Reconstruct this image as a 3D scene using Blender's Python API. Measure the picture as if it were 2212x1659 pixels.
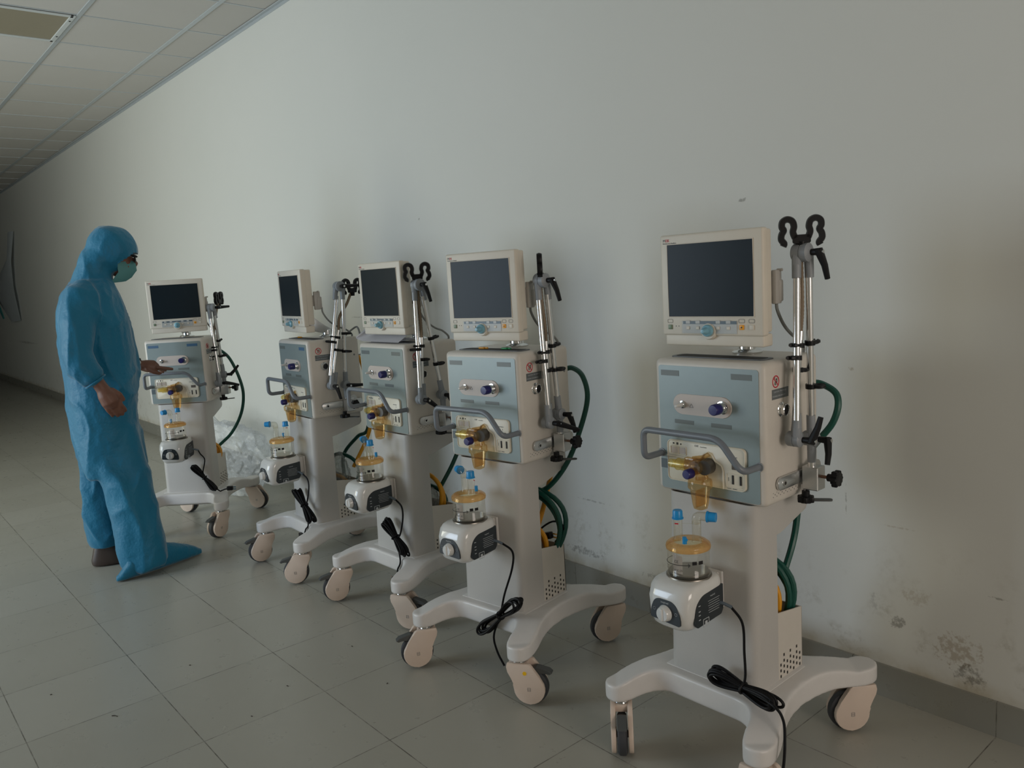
import bpy, bmesh, math, random
from mathutils import Vector, Matrix, noise, Quaternion
random.seed(7)
PI = math.pi
for o in list(bpy.data.objects): bpy.data.objects.remove(o)
SC = bpy.context.scene
COL = SC.collection

# ------------------------------------------------------------------ camera
YAW, PITCH, ROLL, FPX, CAMH = 0.86968584, -0.13732085, -0.06035296, 1737.794, 1.37
WALL_Y, CEIL_Z = 2.3478, 3.0655
def cam_axes():
    cy, sy = math.cos(YAW), math.sin(YAW)
    f = Vector((-sy*math.cos(PITCH), cy*math.cos(PITCH), math.sin(PITCH)))
    r = Vector((cy, sy, 0)); u = r.cross(f)
    return r*math.cos(ROLL)+u*math.sin(ROLL), -r*math.sin(ROLL)+u*math.cos(ROLL), f
_r, _u, _f = cam_axes()
cam = bpy.data.cameras.new('camera'); camo = bpy.data.objects.new('camera', cam); COL.objects.link(camo)
cam.sensor_fit = 'HORIZONTAL'; cam.sensor_width = 36; cam.lens = 36*FPX/2212; cam.clip_start = .05; cam.clip_end = 100
M = Matrix.Identity(4)
for i in range(3):
    M[i][0] = _r[i]; M[i][1] = _u[i]; M[i][2] = -_f[i]
M.translation = Vector((0, 0, CAMH)); camo.matrix_world = M
SC.camera = camo

# ------------------------------------------------------------------ light
SC.view_settings.view_transform = 'Standard'; SC.view_settings.look = 'None'
SC.view_settings.exposure = 0.0; SC.view_settings.gamma = 1.0; SC.view_settings.use_curve_mapping = False
W = bpy.data.worlds.new('world'); SC.world = W; W.use_nodes = True
W.node_tree.nodes['Background'].inputs[0].default_value = (.80, .88, 1, 1)
W.node_tree.nodes['Background'].inputs[1].default_value = .6
BACK_Y = -2.6
def area(name, loc, sx, sz, power, col, rot):
    l = bpy.data.lights.new(name, 'AREA'); l.shape = 'RECTANGLE'; l.size = sx; l.size_y = sz
    l.energy = power; l.color = col
    o = bpy.data.objects.new(name, l); COL.objects.link(o); o.location = loc; o.rotation_euler = rot
    return o
# daylight entering through the glazed openings of the opposite wall and the near end
area('daylight_middle_window', (-4.65, BACK_Y+.02, 1.45), 1.5, 2.0, 68, (.68, .83, 1.0), (PI/2, 0, 0))
area('daylight_far_window', (-6.4, BACK_Y+.02, 1.45), 1.2, 2.0, 62, (1.0, 1.0, .84), (PI/2, 0, 0))
area('daylight_end_window', (3.38, .6, 1.55), 1.8, 1.5, 56, (1.0, .88, .78), (PI/2, 0, PI/2))

# ------------------------------------------------------------------ materials
def mat(name, col, rough=.5, metal=0., var=.03, scale=40, bump=0., spec=.5, coat=0., alpha=1., trans=0., emis=None):
    m = bpy.data.materials.new(name); m.use_nodes = True
    nt = m.node_tree; b = nt.nodes['Principled BSDF']
    b.inputs['Roughness'].default_value = rough; b.inputs['Metallic'].default_value = metal
    b.inputs['Specular IOR Level'].default_value = spec; b.inputs['Coat Weight'].default_value = coat
    tc = nt.nodes.new('ShaderNodeTexCoord'); n = nt.nodes.new('ShaderNodeTexNoise'); n.inputs['Scale'].default_value = scale
    nt.links.new(tc.outputs['Object'], n.inputs['Vector'])
    mx = nt.nodes.new('ShaderNodeMix'); mx.data_type = 'RGBA'
    mx.inputs[6].default_value = tuple(max(0, c*(1-var)) for c in col)+(1,)
    mx.inputs[7].default_value = tuple(min(1, c*(1+var)) for c in col)+(1,)
    nt.links.new(n.outputs['Fac'], mx.inputs[0]); nt.links.new(mx.outputs[2], b.inputs['Base Color'])
    if bump:
        bp = nt.nodes.new('ShaderNodeBump'); bp.inputs['Strength'].default_value = bump; bp.inputs['Distance'].default_value = .002
        nt.links.new(n.outputs['Fac'], bp.inputs['Height']); nt.links.new(bp.outputs['Normal'], b.inputs['Normal'])
    if alpha < 1: b.inputs['Alpha'].default_value = alpha
    return m
def clear(name, tint, rough=.06, gloss=.35, body=.0, bodycol=(1, 1, 1)):
    """thin clear plastic: tinted transparency, sharp highlights, a little body colour"""
    m = bpy.data.materials.new(name); m.use_nodes = True; nt = m.node_tree
    for n in list(nt.nodes): nt.nodes.remove(n)
    out = nt.nodes.new('ShaderNodeOutputMaterial'); tr = nt.nodes.new('ShaderNodeBsdfTransparent'); tr.inputs[0].default_value = tint+(1,)
    gl = nt.nodes.new('ShaderNodeBsdfGlossy'); gl.inputs['Roughness'].default_value = rough
    df = nt.nodes.new('ShaderNodeBsdfDiffuse'); df.inputs[0].default_value = bodycol+(1,)
    lw = nt.nodes.new('ShaderNodeLayerWeight'); lw.inputs[0].default_value = gloss
    nz = nt.nodes.new('ShaderNodeTexNoise'); nz.inputs['Scale'].default_value = 30
    mr = nt.nodes.new('ShaderNodeMath'); mr.operation = 'MULTIPLY'; mr.inputs[1].default_value = body*2
    nt.links.new(nz.outputs['Fac'], mr.inputs[0])
    m1 = nt.nodes.new('ShaderNodeMixShader'); m2 = nt.nodes.new('ShaderNodeMixShader')
    nt.links.new(mr.outputs[0], m1.inputs[0]); nt.links.new(tr.outputs[0], m1.inputs[1]); nt.links.new(df.outputs[0], m1.inputs[2])
    lim = nt.nodes.new('ShaderNodeMath'); lim.operation = 'MINIMUM'; lim.inputs[1].default_value = .26; nt.links.new(lw.outputs['Fresnel'], lim.inputs[0])
    nt.links.new(lim.outputs[0], m2.inputs[0]); nt.links.new(m1.outputs[0], m2.inputs[1]); nt.links.new(gl.outputs[0], m2.inputs[2])
    nt.links.new(m2.outputs[0], out.inputs[0])
    return m
white = mat('cream_white_plastic', (.62, .58, .52), .42)
bezelm = mat('ivory_plastic', (.66, .61, .52), .45)
trolleym = mat('white_powder_coat', (.50, .485, .46), .38, bump=.05, scale=300)
basem = mat('white_base_plastic', (.68, .66, .64), .35)
panelm = mat('steel_blue_panel', (.245, .295, .29), .34, .15)
labelm = mat('dull_label', (.13, .15, .142), .4)
label2m = mat('dark_label', (.085, .11, .12), .4)
labelbluem = mat('blue_label', (.05, .12, .22), .4)
pillm = mat('pinkish_plate', (.55, .48, .43), .4)
modm = mat('cream_module', (.72, .67, .55), .4)
blackm = mat('black_plastic', (.008, .008, .009), .42, spec=.25)
slotm = mat('dark_opening', (.02, .018, .016), .7)
rubberm = mat('dark_rubber', (.045, .048, .055), .6)
coverm = mat('pinkish_caster_shell', (.68, .56, .47), .4)
chrome = mat('chrome', (.75, .76, .76), .12, 1.)
alum = mat('brushed_aluminium', (.62, .63, .63), .32, 1., bump=.1, scale=200)
alumtube = mat('polished_aluminium_tube', (.80, .80, .80), .22, 1.)
jointm = mat('grey_cast_joint', (.27, .29, .31), .45)
barm = mat('blue_grey_tube', (.17, .19, .215), .38)
navy = mat('navy_cap', (.018, .016, .12), .3)
bluecap = mat('bright_blue_cap', (.01, .27, .62), .35)
knobm = mat('light_blue_knob', (.20, .42, .52), .3)
screenm = mat('dark_screen', (.014, .021, .026), .30, spec=.12)
darkpanelm = mat('dark_slate_panel', (.025, .032, .038), .3)
hwhite = mat('glossy_white', (.68, .68, .66), .18, coat=.4)
redm = mat('red_print', (.55, .01, .03), .5)
blackprint = mat('black_print', (.02, .02, .02), .5)
greyprint = mat('grey_print', (.2, .2, .2), .5)
whiteprint = mat('pale_print', (.45, .48, .5), .5)
orangem = mat('orange_button', (.85, .36, .02), .4)
greenbtn = mat('green_button', (.16, .22, .14), .4)
stripm = mat('grey_strip', (.45, .46, .44), .4)
bandm = mat('slate_band', (.09, .13, .16), .4)
amber = clear('amber_clear_plastic', (.93, .79, .56), .08, .3, .10, (.72, .52, .27))
yellowclear = clear('yellow_clear_plastic', (.97, .90, .62), .08, .3, .08, (.9, .7, .25))
clearp = clear('clear_plastic', (.97, .96, .92), .05, .3, .05, (.85, .8, .66))
orangelid = clear('orange_lid_plastic', (.95, .78, .50), .1, .3, .22, (.95, .58, .24))
filmm = clear('plastic_film', (.96, .97, .98), .2, .2, .22, (.85, .88, .9))
filmd = clear('plastic_film_grey', (.88, .90, .90), .15, .3, .22, (.6, .64, .64))
greenm = mat('dark_green_hose', (.004, .075, .055), .4)
yellowm = mat('yellow_hose', (.75, .33, .01), .42)
hotplate = mat('heater_plate_metal', (.25, .23, .2), .35, .8)
graycable = mat('grey_cable', (.22, .23, .22), .5)
blackcord = mat('black_rubber_cord', (.005, .005, .006), .5, spec=.2)
slatecord = mat('slate_strain_relief', (.10, .13, .16), .5)
brown_sp = mat('brown_gooseneck', (.22, .17, .12), .4, .7)
paperm = mat('white_paper', (.84, .84, .88), .7)
yellowdot = mat('yellow_sticker', (.85, .5, .01), .5)
greentag = mat('green_tag', (.01, .28, .08), .4)
pedalm = mat('grey_pedal', (.07, .075, .075), .5)

# ------------------------------------------------------------------ helpers
def finish(bm, sharp=35):
    bmesh.ops.recalc_face_normals(bm, faces=bm.faces)
    lim = math.radians(sharp)
    for f in bm.faces: f.smooth = True
    for e in bm.edges:
        if len(e.link_faces) == 2 and e.calc_face_angle(0) > lim: e.smooth = False
def obj(name, bm, m, parent=None, loc=(0, 0, 0), rot=None, label=None, sharp=35, recalc=True):
    me = bpy.data.meshes.new(name)
    if recalc: finish(bm, sharp)
    bm.to_mesh(me); bm.free()
    me.materials.append(m)
    o = bpy.data.objects.new(name, me); COL.objects.link(o); o.location = loc
    if rot: o.rotation_euler = rot
    if parent: o.parent = parent
    if label: o['label'] = label
    return o
def thing(name, label, cat, loc=(0, 0, 0), rz=0, group=None):
    o = bpy.data.objects.new(name, None); COL.objects.link(o); o.empty_display_size = .1
    o.location = loc; o.rotation_euler = (0, 0, rz); o['label'] = label; o['category'] = cat
    if group: o['group'] = group
    return o
def tag(o, label, cat, group=None):
    o['label'] = label; o['category'] = cat
    if group: o['group'] = group
    return o
def struct(o): o['kind'] = 'structure'; return o
def NB(): return bmesh.new()
def box(bm, c, s, bev=0, segs=3, mx=None):
    r = bmesh.ops.create_cube(bm, size=1, matrix=Matrix.Translation(Vector(c)) @ Matrix.Diagonal((*s, 1)))
    vs = r['verts']
    if bev:
        es = list({e for v in vs for e in v.link_edges})
        rr = bmesh.ops.bevel(bm, geom=es, offset=bev, segments=segs, profile=.5, affect='EDGES')
        vs = list({v for v in rr['verts']} | {v for v in vs if v.is_valid})
    if mx is not None:
        # transform every vertex of the new island
        seen = set(vs); st = list(vs)
        while st:
            v = st.pop()
            for e in v.link_edges:
                w = e.other_vert(v)
                if w not in seen: seen.add(w); st.append(w)
        bmesh.ops.transform(bm, matrix=mx, verts=list(seen))
    return bm
def frame_z(d):
    d = Vector(d).normalized(); return d.to_track_quat('Z', 'Y').to_matrix().to_4x4()
def cyl(bm, a, b, r0, r1=None, n=20, caps=True):
    a, b = Vector(a), Vector(b); r1 = r0 if r1 is None else r1; q = frame_z(b-a)
    R = []
    for p, r in ((a, r0), (b, r1)):
        R.append([bm.verts.new(p + q @ Vector((r*math.cos(2*PI*i/n), r*math.sin(2*PI*i/n), 0))) for i in range(n)])
    for i in range(n): bm.faces.new((R[0][i], R[0][(i+1) % n], R[1][(i+1) % n], R[1][i]))
    if caps: bm.faces.new(R[0][::-1]); bm.faces.new(R[1])
    return bm
def lathe(bm, prof, mx=None, n=28):
    mx = mx or Matrix.Identity(4); rings = []
    for r, z in prof:
        if r < 1e-6: rings.append([bm.verts.new(mx @ Vector((0, 0, z)))])
        else: rings.append([bm.verts.new(mx @ Vector((r*math.cos(2*PI*i/n), r*math.sin(2*PI*i/n), z))) for i in range(n)])
    for A, B in zip(rings, rings[1:]):
        for i in range(n):
            j = (i+1) % n
            f = [A[0] if len(A) == 1 else A[i], None if len(A) == 1 else A[j], B[0] if len(B) == 1 else B[j], None if len(B) == 1 else B[i]]
            f = [x for x in f if x is not None]
            if len(f) >= 3: bm.faces.new(f)
    return bm
def spline(pts, k=8, closed=False):
    P = [Vector(p) for p in pts]; n = len(P); out = []
    for i in range(n if closed else n-1):
        p0 = P[(i-1) % n] if closed or i else P[0]*2-P[1]
        p1 = P[i]; p2 = P[(i+1) % n]; p3 = P[(i+2) % n] if closed or i+2 < n else P[-1]*2-P[-2]
        for j in range(k):
            t = j/k
            out.append(.5*((2*p1)+(p2-p0)*t+(2*p0-5*p1+4*p2-p3)*t*t+(3*p1-p0-3*p2+p3)*t**3))
    if not closed: out.append(P[-1])
    return out
def rounded(pts, rad, k=6, closed=False):
    """polyline with arc-like corners"""
    P = [Vector(p) for p in pts]; n = len(P); out = []
    rs = rad if isinstance(rad, (list, tuple)) else [rad]*n
    for i in range(n):
        if not closed and i in (0, n-1): out.append(P[i]); continue
        a, b, c = P[(i-1) % n], P[i], P[(i+1) % n]
        r = min(rs[i], (a-b).length*.49, (c-b).length*.49)
        s = b+(a-b).normalized()*r; e = b+(c-b).normalized()*r
        for j in range(k+1):
            t = j/k; out.append(s*(1-t)**2+b*2*t*(1-t)+e*t*t)
    return out
def tube(bm, pts, r, n=10, closed=False, sx=1.):
    P = [Vector(p) for p in pts]; m = len(P); T = []
    for i in range(m):
        a = P[(i-1) % m] if closed or i else P[0]; b = P[(i+1) % m] if closed or i < m-1 else P[-1]
        d = b-a; T.append(d.normalized() if d.length > 1e-9 else Vector((0, 0, 1)))
    up = Vector((0, 0, 1)) if abs(T[0].z) < .9 else Vector((1, 0, 0)); N = [(up-T[0]*up.dot(T[0])).normalized()]
    for i in range(1, m):
        v = N[-1]-T[i]*N[-1].dot(T[i]); N.append(v.normalized() if v.length > 1e-6 else N[-1])
    rr = r if isinstance(r, (list, tuple)) else [r]*m
    R = []
    for i in range(m):
        B = T[i].cross(N[i])
        R.append([bm.verts.new(P[i]+(N[i]*math.cos(2*PI*j/n)*sx+B*math.sin(2*PI*j/n))*rr[i]) for j in range(n)])
    for i in range(m if closed else m-1):
        A, B = R[i], R[(i+1) % m]
        for j in range(n): bm.faces.new((A[j], A[(j+1) % n], B[(j+1) % n], B[j]))
    if not closed: bm.faces.new(R[0][::-1]); bm.faces.new(R[-1])
    return bm
def prism(bm, outline, a, b, axis='y', bev=0, segs=3, mx=None):
    """outline: 2D points; extruded along axis from a to b. axis y: (x,z); x: (y,z); z: (x,y)"""
    def P(u, v, w): return {'y': Vector((u, w, v)), 'x': Vector((w, u, v)), 'z': Vector((u, v, w))}[axis]
    mx = mx or Matrix.Identity(4)
    V0 = [bm.verts.new(mx @ P(p[0], p[1], a)) for p in outline]; V1 = [bm.verts.new(mx @ P(p[0], p[1], b)) for p in outline]
    n = len(outline)
    f0 = bm.faces.new(V0[::-1]); f1 = bm.faces.new(V1)
    for i in range(n): bm.faces.new((V0[i], V0[(i+1) % n], V1[(i+1) % n], V1[i]))
    if bev: bmesh.ops.bevel(bm, geom=list(f0.edges)+list(f1.edges), offset=bev, segments=segs, profile=.5, affect='EDGES')
    return bm
def rrect(x0, x1, y0, y1, r, k=5):
    out = []
    for cx, cy, a0 in ((x1-r, y1-r, 0), (x0+r, y1-r, PI/2), (x0+r, y0+r, PI), (x1-r, y0+r, 1.5*PI)):
        for j in range(k+1):
            a = a0+PI/2*j/k; out.append((cx+r*math.cos(a), cy+r*math.sin(a)))
    return out
def text(name, s, size, m, parent, loc, rot, ext=.0003, align='LEFT', stretch=1.):
    c = bpy.data.curves.new(name, 'FONT'); c.body = s; c.size = size; c.extrude = ext; c.align_x = align; c.resolution_u = 2
    t = bpy.data.objects.new(name+'_tmp', c); COL.objects.link(t)
    dg = bpy.context.evaluated_depsgraph_get(); me = bpy.data.meshes.new_from_object(t.evaluated_get(dg))
    bpy.data.objects.remove(t); me.name = name; me.materials.clear(); me.materials.append(m)
    if stretch != 1.: me.transform(Matrix.Diagonal((stretch, 1, 1, 1)))
    o = bpy.data.objects.new(name, me); COL.objects.link(o); o.parent = parent; o.location = loc; o.rotation_euler = rot
    return o
FR = (PI/2, 0, 0); SD = (PI/2, 0, PI/2)
def remesh(bm, name, voxel, smooth_it=4, fac=.5):
    me = bpy.data.meshes.new(name); bm.to_mesh(me); bm.free()
    t = bpy.data.objects.new(name+'_tmp', me); COL.objects.link(t)
    md = t.modifiers.new('r', 'REMESH'); md.mode = 'VOXEL'; md.voxel_size = voxel
    if smooth_it: s = t.modifiers.new('s', 'SMOOTH'); s.iterations = smooth_it; s.factor = fac
    dg = bpy.context.evaluated_depsgraph_get(); out = bpy.data.meshes.new_from_object(t.evaluated_get(dg))
    bpy.data.objects.remove(t); b = bmesh.new(); b.from_mesh(out); bpy.data.meshes.remove(out)
    return b
def dup(o, parent=None, name=None):
    c = o.copy(); COL.objects.link(c)
    if parent: c.parent = parent
    for ch in list(o.children): dup(ch, c)
    return c
def find(root, name):
    return [c for c in root.children if c.name.split('.')[0] == name]

# ------------------------------------------------------------------ room
def nodes_of(m): return m.node_tree.nodes, m.node_tree.links
def mathn(nt, op, a, b=None, clamp=False):
    n = nt.nodes.new('ShaderNodeMath'); n.operation = op; n.use_clamp = clamp
    for i, v in enumerate((a, b)):
        if v is None: continue
        if isinstance(v, (int, float)): n.inputs[i].default_value = v
        else: nt.links.new(v, n.inputs[i])
    return n.outputs[0]
def mixc(nt, f, a, b):
    n = nt.nodes.new('ShaderNodeMix'); n.data_type = 'RGBA'
    for i, v in ((0, f), (6, a), (7, b)):
        if isinstance(v, tuple): n.inputs[i].default_value = v+(1,)
        elif isinstance(v, (int, float)): n.inputs[i].default_value = v
        else: nt.links.new(v, n.inputs[i])
    return n.outputs[2]
def noisen(nt, vec, scale, detail=2, rough=.5):
    n = nt.nodes.new('ShaderNodeTexNoise'); n.inputs['Scale'].default_value = scale; n.inputs['Detail'].default_value = detail
    n.inputs['Roughness'].default_value = rough; nt.links.new(vec, n.inputs['Vector']); return n.outputs['Fac']
def sep(nt, vec):
    s = nt.nodes.new('ShaderNodeSeparateXYZ'); nt.links.new(vec, s.inputs[0]); return s.outputs
def geo_pos(nt): return nt.nodes.new('ShaderNodeNewGeometry').outputs['Position']
def ramp(nt, v, lo, hi):
    n = nt.nodes.new('ShaderNodeMapRange'); n.inputs[1].default_value = lo; n.inputs[2].default_value = hi
    nt.links.new(v, n.inputs[0]); return n.outputs[0]

def wall_material():
    m = bpy.data.materials.new('painted_plaster'); m.use_nodes = True; nt = m.node_tree; b = nt.nodes['Principled BSDF']
    b.inputs['Roughness'].default_value = .62; b.inputs['Specular IOR Level'].default_value = .3
    pos = geo_pos(nt); x, y, z = sep(nt, pos)
    n1 = noisen(nt, pos, 1.2, 3); n2 = noisen(nt, pos, 35, 4, .7); n3 = noisen(nt, pos, 9, 3, .6)
    col = mixc(nt, n1, (.655, .665, .62), (.70, .70, .66))
    # grime and flaking low on the wall
    low = ramp(nt, z, .55, .10)
    k = mathn(nt, 'MULTIPLY', low, ramp(nt, n3, .52, .68)); k = mathn(nt, 'MULTIPLY', k, ramp(nt, n2, .45, .62))
    col = mixc(nt, mathn(nt, 'MULTIPLY', k, .55), col, (.30, .27, .20))
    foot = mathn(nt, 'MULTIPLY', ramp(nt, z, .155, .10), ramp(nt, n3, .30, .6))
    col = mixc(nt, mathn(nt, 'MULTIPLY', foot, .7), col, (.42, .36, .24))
    # single scuffs, chips and scratches: x, z, half-width, half-height, strength, tone
    marks = [(-1.552, 1.561, .020, .008, .8, 0), (-1.184, 1.019, .010, .008, .9, 1), (-3.429, 1.665, .008, .008, .7, 0),
             (-4.08, 1.168, .16, .005, .55, 0), (-2.31, .402, .12, .006, .6, 0), (-1.038, .251, .03, .028, .9, 0),
             (-.985, .345, .06, .030, .45, 1), (-.867, .215, .075, .06, .85, 1), (-.84, .155, .05, .04, .85, 0), (-.768, .403, .028, .004, .8, 0),
             (-2.36, .170, .13, .022, .75, 0), (-1.95, .150, .10, .016, .6, 0), (-1.039, .549, .05, .004, .5, 1), (-14.3, .752, .9, .022, .8, 0),
             (-1.20, .60, .003, .06, .6, 0), (-1.11, .30, .012, .05, .35, 0)]
    nd = noisen(nt, pos, 60, 3, .7)
    for mxx, mz, hw, hh, st, tone in marks:
        dx = mathn(nt, 'DIVIDE', mathn(nt, 'SUBTRACT', x, mxx), hw); dz = mathn(nt, 'DIVIDE', mathn(nt, 'SUBTRACT', z, mz), hh)
        d = mathn(nt, 'ADD', mathn(nt, 'MULTIPLY', dx, dx), mathn(nt, 'MULTIPLY', dz, dz))
        d = mathn(nt, 'ADD', d, mathn(nt, 'MULTIPLY', mathn(nt, 'SUBTRACT', nd, .35), 4.5))
        f = mathn(nt, 'MULTIPLY', ramp(nt, d, 1.3, .6), st*.62)
        col = mixc(nt, f, col, (.10, .09, .07) if tone == 0 else (.33, .26, .17))
    nt.links.new(col, b.inputs['Base Color'])
    bp = nt.nodes.new('ShaderNodeBump'); bp.inputs['Strength'].default_value = .12; bp.inputs['Distance'].default_value = .01
    h = mathn(nt, 'ADD', n1, mathn(nt, 'MULTIPLY', n3, .15)); nt.links.new(h, bp.inputs['Height']); nt.links.new(bp.outputs[0], b.inputs['Normal'])
    return m
def tile_line(nt, v, off, per, half):
    a = mathn(nt, 'DIVIDE', mathn(nt, 'SUBTRACT', v, off), per); fr = mathn(nt, 'FRACT', mathn(nt, 'ADD', a, 50.5))
    d = mathn(nt, 'ABSOLUTE', mathn(nt, 'SUBTRACT', fr, .5))
    return mathn(nt, 'LESS_THAN', d, half/per), mathn(nt, 'FLOOR', mathn(nt, 'ADD', a, 50))
TX0, TPX, TY0, TPY = -2.417, .414, 0.717, .4085
def floor_material(base=((.345, .335, .285), (.405, .395, .345)), vertical=False):
    m = bpy.data.materials.new('grey_tile' if not vertical else 'grey_skirting_tile'); m.use_nodes = True; nt = m.node_tree; b = nt.nodes['Principled BSDF']
    pos = geo_pos(nt); x, y, z = sep(nt, pos)
    lx, cx = tile_line(nt, x, TX0, TPX, .0016)
    ly, cy = tile_line(nt, y, TY0, TPY, .0016)
    cmb = nt.nodes.new('ShaderNodeCombineXYZ'); nt.links.new(cx, cmb.inputs[0])
    if not vertical: nt.links.new(cy, cmb.inputs[1])
    wn = nt.nodes.new('ShaderNodeTexWhiteNoise'); nt.links.new(cmb.outputs[0], wn.inputs[0])
    n1 = noisen(nt, pos, 3, 4); n2 = noisen(nt, pos, 160, 2, .5); n3 = noisen(nt, pos, 13, 5, .7)
    t = mathn(nt, 'ADD', mathn(nt, 'MULTIPLY', wn.outputs[0], .45), mathn(nt, 'MULTIPLY', n1, .55))
    col = mixc(nt, t, *base)
    col = mixc(nt, mathn(nt, 'MULTIPLY', ramp(nt, n2, .74, .78), .35), col, (.08, .07, .055))
    line = lx if vertical else mathn(nt, 'MAXIMUM', lx, ly)
    ls = mathn(nt, 'MULTIPLY', line, mathn(nt, 'ADD', mathn(nt, 'MULTIPLY', ramp(nt, n3, .38, .62), .62), .22))
    col = mixc(nt, ls, col, (.045, .038, .028))
    nt.links.new(col, b.inputs['Base Color'])
    r = nt.nodes.new('ShaderNodeMapRange'); r.inputs[3].default_value = .20; r.inputs[4].default_value = .40; nt.links.new(n3, r.inputs[0])
    nt.links.new(r.outputs[0], b.inputs['Roughness']); b.inputs['Specular IOR Level'].default_value = .4
    bp = nt.nodes.new('ShaderNodeBump'); bp.inputs['Strength'].default_value = .25; bp.inputs['Distance'].default_value = .002
    nt.links.new(mathn(nt, 'SUBTRACT', mathn(nt, 'MULTIPLY', n1, .5), line), bp.inputs['Height']); nt.links.new(bp.outputs[0], b.inputs['Normal'])
    return m
def ceiling_material():
    m = bpy.data.materials.new('ceiling_board'); m.use_nodes = True; nt = m.node_tree; b = nt.nodes['Principled BSDF']
    b.inputs['Roughness'].default_value = .85
    pos = geo_pos(nt); x, y, z = sep(nt, pos)
    lx, cx = tile_line(nt, x, -5.53, .6285, .004); ly, cy = tile_line(nt, y, 1.425, .624, .001)
    cmb = nt.nodes.new('ShaderNodeCombineXYZ'); nt.links.new(cx, cmb.inputs[0]); nt.links.new(cy, cmb.inputs[1])
    wn = nt.nodes.new('ShaderNodeTexWhiteNoise'); nt.links.new(cmb.outputs[0], wn.inputs[0])
    n1 = noisen(nt, pos, 2.2, 3)
    t = mathn(nt, 'ADD', mathn(nt, 'MULTIPLY', wn.outputs[0], .5), mathn(nt, 'MULTIPLY', n1, .5))
    nt.links.new(mixc(nt, t, (.52, .50, .46), (.60, .58, .55)), b.inputs['Base Color'])
    return m
wallm = wall_material(); floorm = floor_material(); skirtm = floor_material(((.25, .25, .215), (.30, .295, .26)), True); ceilm = ceiling_material()
plain = mat('plain_plaster', (.60, .60, .56), .7)
tbar = mat('ceiling_t_bar', (.52, .56, .58), .4, .3)
X0, X1 = -24., 3.4
def slab(name, c, s, m): 
    return struct(obj(name, box(NB(), c, s), m))
slab('floor', ((X0+X1)/2, (BACK_Y+WALL_Y)/2, -.05), (X1-X0+.4, WALL_Y-BACK_Y+.4, .1), floorm)
slab('wall_right', ((X0+X1)/2, WALL_Y+.1, CEIL_Z/2), (X1-X0, .2, CEIL_Z), wallm)
# ceiling boards sit above the metal grid
slab('ceiling', ((X0+X1)/2, (BACK_Y+WALL_Y)/2, CEIL_Z+.053), (X1-X0, WALL_Y-BACK_Y, .1), ceilm)
bm = NB()
for k in range(9):
    y = 2.05-k*.624
    if y > BACK_Y: box(bm, ((X0+X1)/2, y, CEIL_Z), (X1-X0, .026, .006))
k = 0
x = -5.53+.6285*14
while x > X0:
    if x < X1: box(bm, (x, (BACK_Y+WALL_Y)/2, CEIL_Z+.0015), (.012, WALL_Y-BACK_Y, .004))
    x -= .6285
struct(obj('trim_1', bm, tbar))
bm = NB(); box(bm, ((X0+X1)/2, WALL_Y-.012, CEIL_Z-.004), (X1-X0, .024, .006)); box(bm, ((X0+X1)/2, WALL_Y-.002, CEIL_Z-.014), (X1-X0, .004, .022))
struct(obj('trim_2', bm, tbar))
slab('baseboard_right', ((X0+X1)/2, WALL_Y-.005, .052), (X1-X0, .010, .104), skirtm)
# opposite side and ends of the hall, with their window openings
def holed_wall(name, horiz, a0, a1, h, fixed, holes, m, th=.2):
    """vertical wall along an axis with rectangular holes (a0,a1,z0,z1)"""
    bm = NB(); xs = sorted({a0, a1, *[q for H in holes for q in H[:2]]})
    for u, v in zip(xs, xs[1:]):
        hs = [H for H in holes if H[0] <= u and H[1] >= v]
        spans = [(0, h)] if not hs else [(0, hs[0][2]), (hs[0][3], h)]
        for z0, z1 in spans:
            if z1-z0 < 1e-4: continue
            c = ((u+v)/2, fixed, (z0+z1)/2); s = (v-u, th, z1-z0)
            if not horiz: c = (fixed, (u+v)/2, (z0+z1)/2); s = (th, v-u, z1-z0)
            box(bm, c, s)
    return struct(obj(name, bm, m))
holed_wall('wall_left', True, X0, X1, CEIL_Z, BACK_Y-.1, [(-7.0, -5.8, .45, 2.45), (-5.4, -3.9, .45, 2.45)], plain)
holed_wall('wall_front', False, BACK_Y, WALL_Y, CEIL_Z, X1+.1, [(-.3, 1.5, .95, 2.45)], plain)
slab('wall_back', (X0-.1, (BACK_Y+WALL_Y)/2, CEIL_Z/2), (.2, WALL_Y-BACK_Y, CEIL_Z), plain)
framem = mat('grey_window_frame', (.45, .46, .47), .4, .4)
def window(n, horiz, a0, a1, z0, z1, fixed):
    bm = NB(); t = .05
    def bb(u0, u1, w0, w1):
        c = ((u0+u1)/2, fixed, (w0+w1)/2); s = (u1-u0, .06, w1-w0)
        if not horiz: c = (fixed, (u0+u1)/2, (w0+w1)/2); s = (.06, u1-u0, w1-w0)
        box(bm, c, s)
    bb(a0, a0+t, z0, z1); bb(a1-t, a1, z0, z1); bb(a0, a1, z0, z0+t); bb(a0, a1, z1-t, z1); bb((a0+a1)/2-.025, (a0+a1)/2+.025, z0, z1)
    return struct(obj('window_%d' % n, bm, framem))
window(1, True, -7.0, -5.8, .45, 2.45, BACK_Y-.12); window(2, True, -5.4, -3.9, .45, 2.45, BACK_Y-.12); window(3, False, -.3, 1.5, .95, 2.45, X1+.12)

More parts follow.
